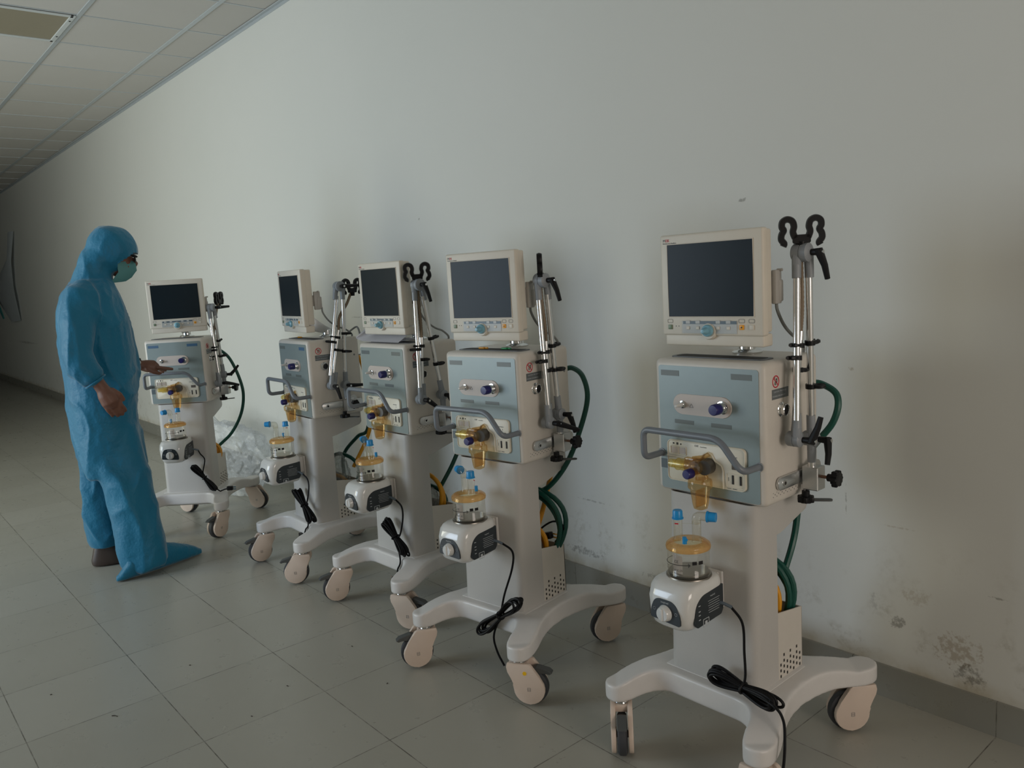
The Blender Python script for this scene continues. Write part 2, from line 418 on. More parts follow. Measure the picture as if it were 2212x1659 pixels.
# unlit ceiling fixture
fx = thing('ceiling_light', 'unlit recessed ceiling light fixture with beige reflector between the ceiling boards', 'ceiling light', (-5.845, .80, CEIL_Z))
bm = NB()
for c, s in (((0, .597, -.004), (.60, .03, .008)), ((0, -.597, -.004), (.60, .03, .008)), ((.285, 0, -.004), (.03, 1.2, .008)), ((-.285, 0, -.004), (.03, 1.2, .008))): box(bm, c, s, .002, 1)
obj('frame', bm, mat('fixture_frame', (.60, .63, .62), .4), fx)
bm = NB(); box(bm, (0, 0, .001), (.55, 1.17, .004), .001, 1); obj('reflector', bm, mat('beige_reflector', (.30, .265, .19), .5), fx)
for yy in (-.2, .12):
    pass
for xx in (.2, -.16):
    bm = NB(); cyl(bm, (xx, .597, -.0085), (xx, .597, -.011), .006, n=10); obj('screw', bm, blackm, fx)

# sheet hanging off the wall far down the corridor
bm = NB(); pts = [(-14.45, 2.43, .0), (-14.0, 2.42, .0), (-14.5, 2.05, .05), (-14.33, 2.0, .03), (-15.7, 1.66, .10), (-14.5, 1.62, .02), (-15.75, 1.50, .10), (-14.4, 1.45, .03), (-14.95, 1.06, .04), (-14.42, 1.09, .0)]
rows = [pts[i:i+2] for i in range(0, 10, 2)]; V = []
for a, b in rows:
    V.append([bm.verts.new((a[0]+(b[0]-a[0])*t, WALL_Y-.02-(a[2]*(1-t)+b[2]*t)-.03*math.sin(t*PI), a[1]+(b[1]-a[1])*t)) for t in [i/8 for i in range(9)]])
for A, B in zip(V, V[1:]):
    for i in range(8): bm.faces.new((A[i], A[i+1], B[i+1], B[i]))
bmesh.ops.solidify(bm, geom=bm.faces[:], thickness=.006)
sheet = obj('hanging_sheet', bm, mat('grey_sheet', (.72, .76, .78), .5))
tag(sheet, 'grey twisted sheet hanging loose on the corridor wall behind the person', 'wall sheet')
bm = NB(); prism(bm, [(-15.66, 1.47), (-15.40, 1.44), (-15.02, 1.13), (-15.12, 1.12), (-15.60, 1.40)], WALL_Y-.150, WALL_Y-.140, 'y'); o = obj('teal_patch', bm, mat('teal_patch', (.03, .24, .24), .5), sheet, label='teal corner patch')

# ------------------------------------------------------------------ ventilator (master)
def caster_mesh(root, loc, ang, brake=True):
    """stem at origin of caster (floor level), wheel trails along +x"""
    bm = NB()
    R, cx, cz = .051, .036, .0585
    pl = [(-.034, .141), (-.037, .128), (-.034, .112), (-.023, .094), (-.0155, .076)]
    for i in range(15):
        a = math.radians(166+ (i/14)*(380-166)); pl.append((cx+R*math.cos(a), cz+R*math.sin(a)))
    pl += [(.070, .100), (.052, .125), (.044, .138), (.036, .1425), (-.028, .1425)]
    pl = [(p[0], max(p[1], .0085)) for p in pl]
    for s in (-1, 1): prism(bm, pl, s*.017, s*.031, 'y', bev=.003, segs=2)
    box(bm, (-.001, 0, .130), (.062, .040, .022), .004, 2)
    cyl(bm, (cx, -.02, cz), (cx, .02, cz), .010)
    c = obj('caster', bm, coverm, root, loc, (0, 0, ang))
    bm = NB(); prof = [(.0, -.0145), (.030, -.0145), (.050, -.0135), (.0575, -.009), (.0585, 0), (.0575, .009), (.050, .0135), (.030, .0145), (0, .0145)]
    lathe(bm, prof, Matrix.Translation((cx, 0, cz)) @ Matrix.Rotation(PI/2, 4, 'X'), 36); obj('wheel', bm, rubberm, c)
    bm = NB(); lathe(bm, [(0, .138), (.024, .138), (.026, .1415), (.021, .144), (.021, .146), (.027, .147), (.027, .150), (.014, .1515), (.014, .158), (0, .158)]); obj('swivel_collar', bm, chrome, c)
    if brake:
        bm = NB(); prism(bm, [(.046, .122), (.058, .127), (.098, .117), (.108, .108), (.100, .103), (.085, .108), (.066, .104), (.060, .112), (.050, .110)], -.0135, .0135, 'y', bev=.0015, segs=1)
        obj('brake_pedal', bm, pedalm, c)
    for s in (-1, 1):
        bm = NB(); y = s*.0313
        for dz in (-.0055, -.0018, .0018, .0055): box(bm, (cx, y, cz+dz), (.0095, .0006, .0008))
        for dx in (-.0048, .0048): box(bm, (cx+dx, y, cz), (.0009, .0006, .0118))
        obj('printed_mark', bm, greyprint, c)
    return c

def build_ventilator():
    r = thing('ventilator', 'x', 'ventilator')
    # casing
    bm = NB(); box(bm, (0, .032, .927), (.340, .266, .370), .016, 4); obj('casing', bm, white, r)
    # inset front panel
    bm = NB(); prism(bm, rrect(-.1545, .1545, .750, 1.095, .008), -.1022, -.098, 'y'); fp = obj('front_panel', bm, panelm, r)
    for (x0, x1, z0, z1, mm) in ((-.146, -.086, 1.067, 1.082, labelm), (.076, .136, 1.067, 1.082, labelm), (-.104, -.042, .937, .948, labelm), (.013, .075, .937, .948, labelm), (-.155, -.131, .806, .832, label2m)):
        bm = NB(); box(bm, ((x0+x1)/2, -.1024, (z0+z1)/2), (x1-x0, .0008, z1-z0)); obj('panel_label', bm, mm, fp)
    # port plate
    bm = NB(); prism(bm, rrect(-.106, .077, .964, 1.0195, .0275, 8), -.1050, -.100, 'y', bev=.001, segs=1); pp = obj('port_plate', bm, pillm, r)
    mx = Matrix.Translation((-.075, -.105, .991)) @ Matrix.Rotation(PI/2, 4, 'X')
    bm = NB(); lathe(bm, [(0, 0), (.0105, 0), (.0105, .003), (.007, .004), (.007, .007), (0, .007)], mx, 20); obj('port_ring', bm, chrome, pp)
    bm = NB(); lathe(bm, [(0, .006), (.0062, .006), (.0064, .016), (.0050, .019), (.0044, .029), (.003, .031), (0, .031)], mx, 16); obj('luer_nozzle', bm, hwhite, pp, label='small white nozzle')
    mx = Matrix.Translation((.050, -.105, .992)) @ Matrix.Rotation(PI/2, 4, 'X')
    bm = NB(); lathe(bm, [(0, 0), (.0175, 0), (.0175, .003), (.0135, .004), (.0135, .009), (.0142, .010), (.0135, .011), (.0135, .024), (0, .024)], mx); obj('outlet_ring', bm, chrome, pp)
    bm = NB(); lathe(bm, [(0, .018), (.0145, .018), (.0150, .020), (.0145, .040), (.0125, .0435), (0, .0440)], mx); obj('outlet_cap', bm, navy, pp, label='navy blue cap')
    bm = NB()
    for a in range(3):
        p = [Vector((-.052, -.1053, .985)), Vector((-.0405, -.1053, .985)), Vector((-.0462, -.1053, .995))]; tube(bm, [p[a], p[(a+1) % 3]], .0004, 4)
    obj('warning_triangle', bm, greyprint, pp)
    # exhalation module
    bm = NB(); prism(bm, rrect(-.129, .117, .777, .891, .013, 6), -.1075, -.100, 'y', bev=.0015, segs=2)
    # raised edges
    rim = [(x, -.1080, z) for x, z in rrect(-.127, .115, .779, .889, .0115, 6)]
    tube(bm, rim, .0016, 6, True)
    tube(bm, [(-.129, -.109, .845), (-.03, -.109, .845), (-.018, -.109, .849), (-.008, -.109, .864), (.006, -.109, .8695), (.018, -.109, .862), (.026, -.109, .848), (.045, -.109, .838), (.050, -.109, .826), (.050, -.109, .778)], .0024, 8)
    tube(bm, [(x, -.1085, z) for x, z in rrect(-.117, -.066, .852, .874, .003, 3)], .0014, 6, True); tube(bm, [(-.0915, -.1085, .852), (-.0915, -.1085, .874)], .0014, 6)
    tube(bm, [(x, -.1085, z) for x, z in rrect(.060, .112, .785, .822, .003, 3)], .0012, 6, True)
    mo = obj('exhalation_module', bm, modm, r)
    bm = NB()
    box(bm, (-.104, -.1077, .863), (.020, .0012, .016)); obj('module_window', bm, pillm, mo); bm = NB(); box(bm, (-.079, -.1077, .863), (.020, .0012, .016)); obj('module_window', bm, pillm, mo)
    bm = NB(); box(bm, (.079, -.1080, .806), (.006, .002, .024), .0005, 1); obj('slot', bm, slotm, mo)
    bm = NB(); box(bm, (.102, -.1080, .806), (.006, .002, .024), .0005, 1); obj('slot', bm, slotm, mo)
    bm = NB(); box(bm, (.089, -.1078, .840), (.026, .0016, .014), .0005, 1); obj('sensor_opening', bm, mat('dim_brown', (.09, .07, .05), .6), mo)
    for c, sz in (((-.107, -.1077, .8812), (.005, .0008, .004)), ((-.0945, -.1077, .8812), (.006, .0008, .0065)), ((-.083, -.1077, .8808), (.004, .0008, .004)), ((.066, -.1077, .806), (.0008, .0008, .010)), ((.088, -.1077, .857), (.0008, .0008, .005))):
        bm = NB(); box(bm, c, sz); obj('printed_icon', bm, blackprint, mo)
    text('lettering', 'EXP.', .0072, greyprint, mo, (-.038, -.1078, .8795), FR); text('lettering', 'From Patient', .0038, greyprint, mo, (-.020, -.1078, .8795), FR)
    text('lettering', 'Flow Sensor', .0050, greyprint, mo, (.068, -.1078, .8645), FR); text('lettering', 'SpO2    MAIN', .0048, greyprint, mo, (.062, -.1078, .7795), FR)
    # exhalation valve: amber body, yellow inlet, water trap, navy cap
    bm = NB(); lathe(bm, [(.0, 0), (.0200, 0), (.0205, .004), (.0175, .012), (.0170, .034), (.0150, .036), (.0130, .030), (.0128, .002), (0, .002)], Matrix.Translation((-.015, -.128, .832)) @ Matrix.Rotation(-PI/2, 4, 'Y'), 24)
    cyl(bm, (-.010, -.108, .833), (-.010, -.152, .833), .0205, .0185, 24); cyl(bm, (-.008, -.128, .836), (-.004, -.126, .800), .0155, .0175, 20)
    tube(bm, [(-.03, -.128, .852), (0, -.122, .858), (.010, -.112, .866)], .006, 8); box(bm, (-.028, -.128, .848), (.05, .016, .012), .003, 2)
    va = obj('exhalation_valve', bm, amber, r)
    bm = NB(); lathe(bm, [(0, 0), (.0155, 0), (.0160, .002), (.0150, .030), (.0165, .030), (.0165, .033), (.0125, .034), (.0115, .058), (.0100, .058), (.0100, .004), (0, .004)], Matrix.Translation((-.045, -.130, .831)) @ Matrix.Rotation(-PI/2, 4, 'Y'), 24); obj('inlet_tube', bm, yellowclear, va)
    bm = NB(); cyl(bm, (.007, -.112, .834), (.012, -.139, .834), .0215, .0195, 28); obj('membrane_disc', bm, mat('dark_membrane', (.075, .065, .055), .35), va)
    bm = NB(); lathe(bm, [(0, 0), (.0125, 0), (.0135, .003), (.0135, .021), (.011, .025), (0, .0255)], Matrix.Translation((-.021, -.148, .818)) @ Matrix.Rotation(PI/2, 4, 'X') , 24); obj('valve_cap', bm, navy, va, label='navy blue cap')
    bm = NB(); lathe(bm, [(0, .800), (.0305, .800), (.0320, .795), (.0320, .780), (.0280, .776), (.0265, .776), (.0210, .735), (.0180, .724), (.008, .719), (0, .719)], Matrix.Translation((-.002, -.138, 0)), 28)
    box(bm, (-.002, -.138, .752), (.0025, .040, .046)); obj('water_trap', bm, amber, va)
    # handle bar
    bm = NB(); hb = rounded([(.152, -.100, .850), (.152, -.180, .850), (.088, -.180, .928), (-.152, -.180, .928), (-.152, -.180, .848), (-.152, -.100, .848)], [.02, .028, .03, .022, .024, .02], 8)
    tube(bm, hb, .0088, 14); obj('handle', bm, barm, r)
    for s in (-1, 1):
        bm = NB(); cyl(bm, (s*.152, -.104, .849), (s*.152, -.100, .849), .012); obj('handle_collar', bm, jointm, r)
    # top slot tray
    bm = NB(); prism(bm, rrect(-.150, .140, -.056, .004, .014), 1.1115, 1.1145, 'z', bev=.0015, segs=2); tr = obj('top_tray', bm, mat('slate_tray_rim', (.10, .11, .12), .45), r)
    bm = NB(); prism(bm, rrect(-.138, .128, -.048, -.004, .010), 1.1140, 1.1150, 'z'); obj('tray_recess', bm, slotm, tr)
    # side rail, knob, labels
    bm = NB(); prism(bm, rrect(-.058, .155, .780, .813, .0145, 6), .172, .1795, 'x', bev=.0015, segs=2)
    cyl(bm, (.167, -.030, .797), (.173, -.030, .797), .012); cyl(bm, (.167, .13, .797), (.173, .13, .797), .012)
    ra = obj('side_rail', bm, alum, r)
    bm = NB(); cyl(bm, (.179, -.030, .7965), (.1825, -.030, .7965), .0085, .0078); obj('rail_screw', bm, chrome, ra)
    bm = NB(); cyl(bm, (.1815, -.030, .7965), (.1828, -.030, .7965), .0045); obj('screw_socket', bm, slotm, ra)
    bm = NB(); prism(bm, rrect(-.058, .155, .780, .813, .0145, 6), -.172, -.1795, 'x', bev=.0015, segs=2); cyl(bm, (-.167, -.030, .797), (-.173, -.030, .797), .012); cyl(bm, (-.167, .13, .797), (-.173, .13, .797), .012)
    obj('side_rail', bm, alum, r)
    mx = Matrix.Translation((.170, -.026, .987)) @ Matrix.Rotation(PI/2, 4, 'Y')
    bm = NB(); lathe(bm, [(.0, 0), (.0185, 0), (.019, .003), (.0165, .005), (.0145, .008), (.0155, .010), (.0155, .016), (.0135, .0175), (.0125, .0165), (.0120, .014), (0, .014)], mx); sk = obj('oxygen_sensor_socket', bm, chrome, r)
    bm = NB(); cyl(bm, (.184, -.026, .987), (.1852, -.026, .987), .0118); obj('socket_face', bm, blackm, sk)
    bm = NB(); tube(bm, [(.1706, -.049+.0145*math.cos(a*PI/16), 1.0605+.0145*math.sin(a*PI/16)) for a in range(32)], .0014, 5, True)
    tube(bm, [(.1706, -.049+.0145*math.cos(a), 1.0605+.0145*math.sin(a)) for a in (PI*.76, PI*1.76)], .0012, 5); ns = obj('no_pushing_sign', bm, redm, r, label='round red prohibition sign')
    bm = NB(); y0 = -.049; box(bm, (.1704, y0+.005, 1.062), (.0006, .003, .014)); box(bm, (.1704, y0, 1.0655), (.0006, .010, .0016)); box(bm, (.1704, y0-.004, 1.070), (.0006, .003, .003))
    tube(bm, [(.1704, y0-.006, 1.053), (.1704, y0-.003, 1.060), (.1704, y0, 1.0535)], .0009, 5); tube(bm, [(.1704, y0-.003, 1.060), (.1704, y0-.002, 1.066)], .0012, 5); box(bm, (.1704, y0, 1.0525), (.0006, .008, .001)); obj('sign_figure', bm, blackprint, ns)
    bm = NB(); box(bm, (.1703, -.0285, 1.0285), (.0008, .078, .0255)); wl = obj('warning_label', bm, mat('slate_label', (.12, .135, .14), .45), r)
    text('lettering', 'CAUTION: TIP OVER IF', .0058, whiteprint, wl, (.1708, -.060, 1.0325), SD); text('lettering', 'PUSHING OR LEANING', .0058, whiteprint, wl, (.1708, -.0655, 1.0215), SD)
    bm = NB()
    for i in range(15): box(bm, (.1702, -.068+i*.0085, .7655+(i % 2)*.005), (.0006, .0025, .0025)); box(bm, (.1702, -.068+i*.0085, .7755-(i % 2)*.004), (.0006, .002, .002))
    obj('side_vents', bm, greyprint, r)
    bm = NB(); cyl(bm, (.1695, .135, 1.025), (.1708, .135, 1.025), .0045); obj('side_screw', bm, greyprint, r)
    # column: front plate with folded sides, box under the casing, basket behind
    bm = NB()
    def U(o, rr, yb): # open U section
        c = [(-.139+o, yb)]
        for sx, a0 in ((-1, PI), (1, 1.5*PI)):
            for j in range(7):
                a = a0+PI/2*j/6; c.append((sx*(.139-.028)+(rr)*math.cos(a), -.118+.028+rr*math.sin(a)))
        c.append((.139-o, yb)); return c
    out, inn = U(0, .028, -.002), U(.004, .024, -.002)
    prism(bm, out+inn[::-1], .222, .742, 'z')
    for v in bm.verts:
        if v.co.y < -.05: v.co.y += .0155*(v.co.z-.222)/.52
    col = obj('column', bm, trolleym, r)
    bm = NB(); prism(bm, [(-.070, .655), (-.070, .741), (.158, .741), (.160, .690), (.150, .678), (.02, .644), (-.002, .641), (-.02, .645)], -.1386, .1386, 'x', bev=.002, segs=2)
    obj('column_head', bm, trolleym, r)
    bm = NB(); w = .003
    zt = lambda y: .423-(y+.003)*.16
    for s in (-1, 1): prism(bm, [(-.004, .224), (.125, .224), (.125, zt(.125)), (-.004, zt(-.004))], s*.137, s*(.137-w), 'x')
    box(bm, (0, .1235, (.224+zt(.125))/2), (.274, w, zt(.125)-.224)); box(bm, (0, .06, .226), (.272, .126, .004)); 
    bk = obj('hose_basket', bm, white, r)
    bm = NB()
    for s in (1,):
        for i in range(7):
            for j in range(4):
                if (i+j) % 2 and j == 3: continue
                z = .238+j*.0165+(i % 2)*.008
                if z < .300: box(bm, (s*.1374, .012+i*.0165, z), (.0012, .0052, .0075))
    obj('vent_holes', bm, slotm, bk)
    # base: four curved legs joined by a body
    half = [(.0, -.152), (.06, -.152), (.112, -.153), (.146, -.168), (.170, -.200), (.184, -.245), (.200, -.276), (.225, -.284), (.250, -.273), (.262, -.243), (.250, -.185), (.222, -.115), (.200, -.045), (.192, .03), (.200, .11), (.225, .19), (.258, .262), (.266, .300), (.252, .332), (.222, .342), (.192, .325), (.168, .268), (.132, .205), (.085, .170), (.04, .160), (0, .158)]
    hp = [Vector((x, y, 0)) for x, y in half]
    right = spline(hp, 4); left = [Vector((-p.x, p.y, 0)) for p in right[1:-1]][::-1]
    oln = [(p.x, p.y) for p in right+left]
    bm = NB(); prism(bm, oln, .150, .226, 'z')
    bm = remesh(bm, 'base', .0055, 14, .5)
    for v in bm.verts:
        d = max(abs(v.co.x)-.14, 0)+max(abs(v.co.y)-.12, 0); u = min(1, d/.22)
        t = (v.co.z-.150)/.076
        top = .230-.030*u*u
        e = min(1, max(0, (math.hypot(abs(v.co.x)-.22, v.co.y-(-.242 if v.co.y < 0 else .297))-.03)/.10))
        botz = .149+.014*e*(1 if u > .02 else .4)
        v.co.z = botz+(top-botz)*t
        k = 1+ .035*(1-t)*u; 
    obj('base', bm, basem, r, sharp=60)
    bm = NB(); box(bm, (0, .0, .2285), (.30, .24, .006), .003, 2); obj('base_plate', bm, basem, r)
    # monitor on its stand
    mp = (.006, .085, 1.112)
    def L(x, y, z): return (x-mp[0], y-mp[1], z-mp[2])
    F = -.084
    bm = NB(); box(bm, L(0, F+.013, 1.310), (.304, .026, .268), .006, 3); box(bm, L(0, F+.036, 1.312), (.290, .040, .258), .006, 3); box(bm, L(0, F+.030, 1.164), (.294, .046, .032), .005, 3)
    box(bm, L(0, F+.050, 1.30), (.24, .03, .20), .012, 3)
    lathe(bm, [(0, 0), (.0215, 0), (.0225, .010), (.0200, .016), (.0, .016)], Matrix.Translation(L(-.006, F+.012, 1.188)) @ Matrix.Rotation(PI/2, 4, 'X'), 32)
    mon = obj('monitor', bm, bezelm, r, mp)
    bm = NB(); box(bm, L(-.0015, F-.0006, 1.322), (.252, .0016, .190)); 
    sc = obj('screen', bm, screenm, mon)
    bm = NB(); tube(bm, [L(x, F-.0008, z) for x, z in ((-.1285, 1.2255), (.1255, 1.2255), (.1255, 1.4185), (-.1285, 1.4185))], .0016, 6, True); obj('screen_rim', bm, bezelm, mon)
    bm = NB(); box(bm, L(-.005, F-.0006, 1.1985), (.165, .0014, .033), .0004, 1); obj('key_strip', bm, stripm, mon)
    bm = NB(); box(bm, L(-.003, F-.0016, 1.2105), (.160, .0010, .0078)); obj('key_band', bm, bandm, mon)
    for x in (-.068, -.038, .023, .053):
        bm = NB(); box(bm, L(x, F-.0022, 1.2120), (.013, .001, .0085), .0003, 1); obj('key_label', bm, stripm, mon)
        bm = NB(); box(bm, L(x, F-.0020, 1.1965), (.0105, .002, .0085), .0008, 1); obj('key', bm, bezelm, mon)
    bm = NB(); lathe(bm, [(0, 0), (.0158, 0), (.0160, .006), (.0145, .010), (.0095, .013), (.0080, .018), (.0070, .026), (.0050, .029), (0, .0295)], Matrix.Translation(L(-.006, F-.002, 1.190)) @ Matrix.Rotation(PI/2, 4, 'X'), 32); obj('control_knob', bm, knobm, mon, label='light blue control knob')
    for x, mm, nm in ((-.125, greenbtn, 'power_key'), (.091, orangem, 'alarm_key'), (.119, bezelm, 'standby_key')):
        bm = NB(); box(bm, L(x, F-.0012, 1.1985), (.0125, .0030, .0125), .0012, 2); obj(nm, bm, mm, mon)
        bm = NB(); tube(bm, [L(x+a, F-.0004, 1.2145+b) for a, b in rrect(-.008, .008, -.0045, .0045, .002, 2)], .0005, 4, True); obj('key_outline', bm, greyprint, mon)
    for x, f, rr in ((-.107, 0, .0012), (-.098, 0, .0012), (.091, -.0026, .0022)):
        bm = NB(); cyl(bm, L(x, F+f, 1.201 if f == 0 else 1.1985), L(x, F+f-.0006, 1.201 if f == 0 else 1.1985), rr, n=10); obj('indicator_dot', bm, blackprint, mon)
    text('logo_lettering', 'M', .0105, greyprint, mon, L(-.1415, F-.0004, 1.4255), FR); text('logo_lettering', 'EK', .0105, redm, mon, L(-.1325, F-.0004, 1.4255), FR)
    text('lettering', 'Intensive Care Ventilator', .0042, greyprint, mon, L(-.1415, F-.0004, 1.4205), FR)
    # data plug behind the monitor
    bm = NB(); box(bm, L(.146, F+.075, 1.295), (.014, .030, .085), .003, 2); box(bm, L(.146, F+.085, 1.285), (.018, .022, .055), .004, 2); cyl(bm, L(.146, F+.08, 1.337), L(.160, F+.08, 1.337), .0035)
    box(bm, L(.115, F+.065, 1.295), (.05, .02, .05), .003, 2)
    obj('data_plug', bm, mat('grey_beige_plug', (.42, .40, .37), .5), mon)
    bm = NB(); cyl(bm, (0, 0, .040), (0, 0, .001), .001); bm.clear()
    lathe(bm, [(0, 0), (.040, 0), (.041, .005), (.036, .010), (.024, .013), (.0235, .034), (.021, .036), (0, .036)], None, 36)
    obj('swivel_stand', bm, chrome, mon)
    bm = NB(); prism(bm, [(-.115, .048), (-.115, .12), (-.100, .125), (-.015, .052), (.018, .038), (.018, .022), (-.03, .022)], -.020, .020, 'x', bev=.003, segs=2); obj('stand_bracket', bm, alum, mon)
    # data cable (ends at casing top), rear gas inlet stubs
    bm = NB(); tube(bm, spline([(.146, .001, 1.262), (.147, .004, 1.235), (.150, .03, 1.195), (.150, .072, 1.165), (.147, .11, 1.150), (.140, .145, 1.125), (.135, .150, 1.108)]), .0042, 8); obj('data_cable', bm, graycable, r)
    bm = NB(); cyl(bm, (.12, .160, 1.02), (.12, .180, 1.02), .010); cyl(bm, (.12, .178, 1.02), (.12, .200, 1.02), .006); obj('gas_inlet', bm, chrome, r); bm = NB(); cyl(bm, (.03, .160, 1.02), (.03, .180, 1.02), .010); cyl(bm, (.03, .178, 1.02), (.03, .200, 1.02), .006); obj('gas_inlet', bm, chrome, r)
    for (x, y) in ((-.22, -.242), (.22, -.242), (-.22, .297), (.22, .297)): caster_mesh(r, (x, y, 0), 0, y < 0)
    return r

def build_humidifier():
    r = thing('humidifier', 'x', 'humidifier')
    # housing: stacked rounded sections
    bm = NB(); secs = []
    S = [(.436, .030, -.150, -.268, .02), (.440, .048, -.142, -.284, .028), (.452, .058, -.138, -.298, .032), (.480, .064, -.136, -.304, .032), (.520, .067, -.135, -.304, .032), (.545, .067, -.134, -.296, .034), (.556, .064, -.136, -.286, .034), (.561, .058, -.142, -.276, .032), (.561, .02, -.18, -.22, .012)]
    for z, hx, y1, y0, rr in S:
        secs.append([bm.verts.new((x, y, z)) for x, y in rrect(-hx, hx, y0, y1, rr, 7)])
    for A, B in zip(secs, secs[1:]):
        for i in range(len(A)): j = (i+1) % len(A); bm.faces.new((A[i], A[j], B[j], B[i]))
    bm.faces.new(secs[0][::-1]); bm.faces.new(secs[-1])
    h = obj('housing', bm, hwhite, r, sharp=50)
    bm = NB(); lathe(bm, [(0, .5645), (.0555, .5645), (.0585, .5640), (.0595, .5600), (.0, .5600)], Matrix.Translation((0, -.200, 0)), 40); obj('heater_plate', bm, hotplate, r)
    bm = NB(); prism(bm, rounded([Vector((a, b)).to_3d() for a, b in ((-.047, .467), (.046, .461), (.046, .491), (.030, .5225), (-.030, .5225), (-.044, .496))], [.006, .006, .02, .02, .02, .02], 5, True), -.3052, -.300, 'y')
    dp = obj('dial_panel', bm, darkpanelm, r)
    mx = Matrix.Translation((.0, -.305, .487)) @ Matrix.Rotation(PI/2, 4, 'X')
    bm = NB(); lathe(bm, [(0, 0), (.0215, 0), (.0200, .004), (.0185, .012), (.0165, .0145), (0, .015)], mx, 32); box(bm, (0, -.3185, .487), (.008, .010, .033), .003, 2); obj('dial', bm, hwhite, dp, label='round white dial')
    text('lettering', 'inspired', .0075, whiteprint, dp, (-.0125, -.3056, .513), FR)
    bm = NB(); tube(bm, [(-.034+.0038*math.cos(a*PI/6), -.3054, .492+.0038*math.sin(a*PI/6)) for a in range(12)], .0004, 4, True); obj('printed_icon', bm, whiteprint, dp); bm = NB(); tube(bm, [(.034+.0038*math.cos(a*PI/6), -.3054, .492+.0038*math.sin(a*PI/6)) for a in range(12)], .0004, 4, True); obj('printed_icon', bm, whiteprint, dp)
    bm = NB(); ol = rounded([Vector((a, b)).to_3d() for a, b in ((-.272, .462), (-.262, .450), (-.158, .456), (-.148, .468), (-.148, .536), (-.240, .530), (-.264, .512))], [.006, .006, .004, .008, .002, .02, .02], 5, True)
    prism(bm, ol, .063, .0678, 'x'); sp = obj('side_panel', bm, darkpanelm, r)
    text('lettering', 'inspired', .0062, whiteprint, sp, (.0680, -.205, .518), SD)
    bm = NB(); 
    for i in range(6): box(bm, (.0680, -.190, .508-i*.0062), (.0005, .045 if i % 2 else .050, .0010))
    for z in (.507, .492, .482, .470): box(bm, (.0680, -.252, z), (.0005, .008, .0022))
    tube(bm, [(.0680, y, z) for y, z in rrect(-.237, -.213, .446, .466, .001, 2)], .0010, 4, True); box(bm, (.0680, -.225, .456), (.0005, .010, .008)); obj('rating_print', bm, whiteprint, sp)
    bm = NB(); box(bm, (0, -.125, .512), (.070, .024, .075), .004, 2); box(bm, (0, -.1140, .502), (.090, .008, .10), .002, 1); obj('mounting_bracket', bm, mat('pale_bracket', (.62, .60, .57), .3), r)
    # water chamber, rotates as one
    ch_o = (0, -.200, .5655)
    bm = NB(); lathe(bm, [(.0505, 0), (.0530, .001), (.0510, .004), (.0505, .060), (.0530, .062), (.0530, .066), (.0500, .066)], None, 44); ch = obj('water_chamber', bm, clearp, r, ch_o); ch.scale = (1.07, 1.07, 1.05)
    bm = NB(); lathe(bm, [(.036, .0835), (.047, .0810), (.0530, .0760), (.0545, .0700), (.0535, .0650), (.0515, .0640), (.0505, .0700), (.045, .0785), (.036, .0820)], None, 44); obj('chamber_lid', bm, orangelid, ch)
    bm = NB(); lathe(bm, [(0, .0845), (.020, .0845), (.034, .0825)], None, 36); obj('lid_top', bm, yellowclear, ch)
    bm = NB(); lathe(bm, [(.0, .0040), (.048, .0040), (.048, .0075), (0, .0075)], None, 36); obj('chamber_base', bm, mat('dull_steel_base', (.30, .29, .27), .3, .9), ch)
    # port tubes
    bm = NB()
    for (x, y, top) in ((-.024, 0, .142), (.022, 0, .134)): lathe(bm, [(.0125, .080), (.0125, .086), (.0110, .090), (.0110, top)], Matrix.Translation((x, y, 0)), 24)
    tube(bm, rounded([(.022, 0, .128), (.022, 0, .1475), (.052, 0, .1475)], .016, 8), .0112, 18); obj('port_tube', bm, clearp, ch)
    bm = NB(); lathe(bm, [(0, .158), (.0105, .158), (.0120, .155), (.0125, .140), (.0140, .139), (.0140, .136), (0, .136)], Matrix.Translation((-.024, 0, 0)), 24); obj('port_cap', bm, bluecap, ch)
    bm = NB(); lathe(bm, [(0, 0), (.0140, 0), (.0140, .003), (.0125, .004), (.0115, .022), (.0, .022)], Matrix.Translation((.048, 0, .1475)) @ Matrix.Rotation(PI/2, 4, 'Y'), 24); obj('port_cap', bm, bluecap, ch)
    bm = NB(); cyl(bm, (0, -.028, .083), (0, -.028, .100), .0055, .005); box(bm, (.004, -.031, .094), (.009, .004, .006), .001, 1); obj('filler_cap', bm, bluecap, ch)
    bm = NB(); box(bm, (-.024, -.0112, .126), (.009, .001, .003)); obj('red_mark', bm, redm, ch)
    bm = NB(); tube(bm, [(-.012, -.004, .126), (.016, -.004, .128)], .0008, 5); obj('tether', bm, clearp, ch)
    # fill line, marks and paper insert stay facing the front
    bm = NB(); tube(bm, [(.0515*math.sin(a), -.0515*math.cos(a), .034+.003*a) for a in [(-95+i*5)*PI/180 for i in range(28)]], .0008, 5)
    for a0, a1 in ((46, 60), (64, 78)):
        for zz in (.038, .041, .044): tube(bm, [(.0515*math.sin(math.radians(a)), -.0515*math.cos(math.radians(a)), zz) for a in range(a0, a1, 2)], .0015, 4)
    for a in (36, 38, 40): tube(bm, [(.0515*math.sin(math.radians(a)), -.0515*math.cos(math.radians(a)), .034-.0035*(40-a)/4), (.0515*math.sin(math.radians(a)), -.0515*math.cos(math.radians(a)), .0375+.0035*(40-a)/4)], .0007, 4)
    wlk = obj('fill_line', bm, blackprint, r, ch_o); wlk.scale = (1.075, 1.075, 1.05)
    def curved_text(s, size, a0, z, m):
        t = text('lettering', s, size, m, wlk, (0, 0, 0), (0, 0, 0)); 
        for v in t.data.vertices:
            a = math.radians(a0)+v.co.x/.0515; v.co = Vector((.0518*math.sin(a), -.0518*math.cos(a), z+v.co.y+.002*a)).xyz
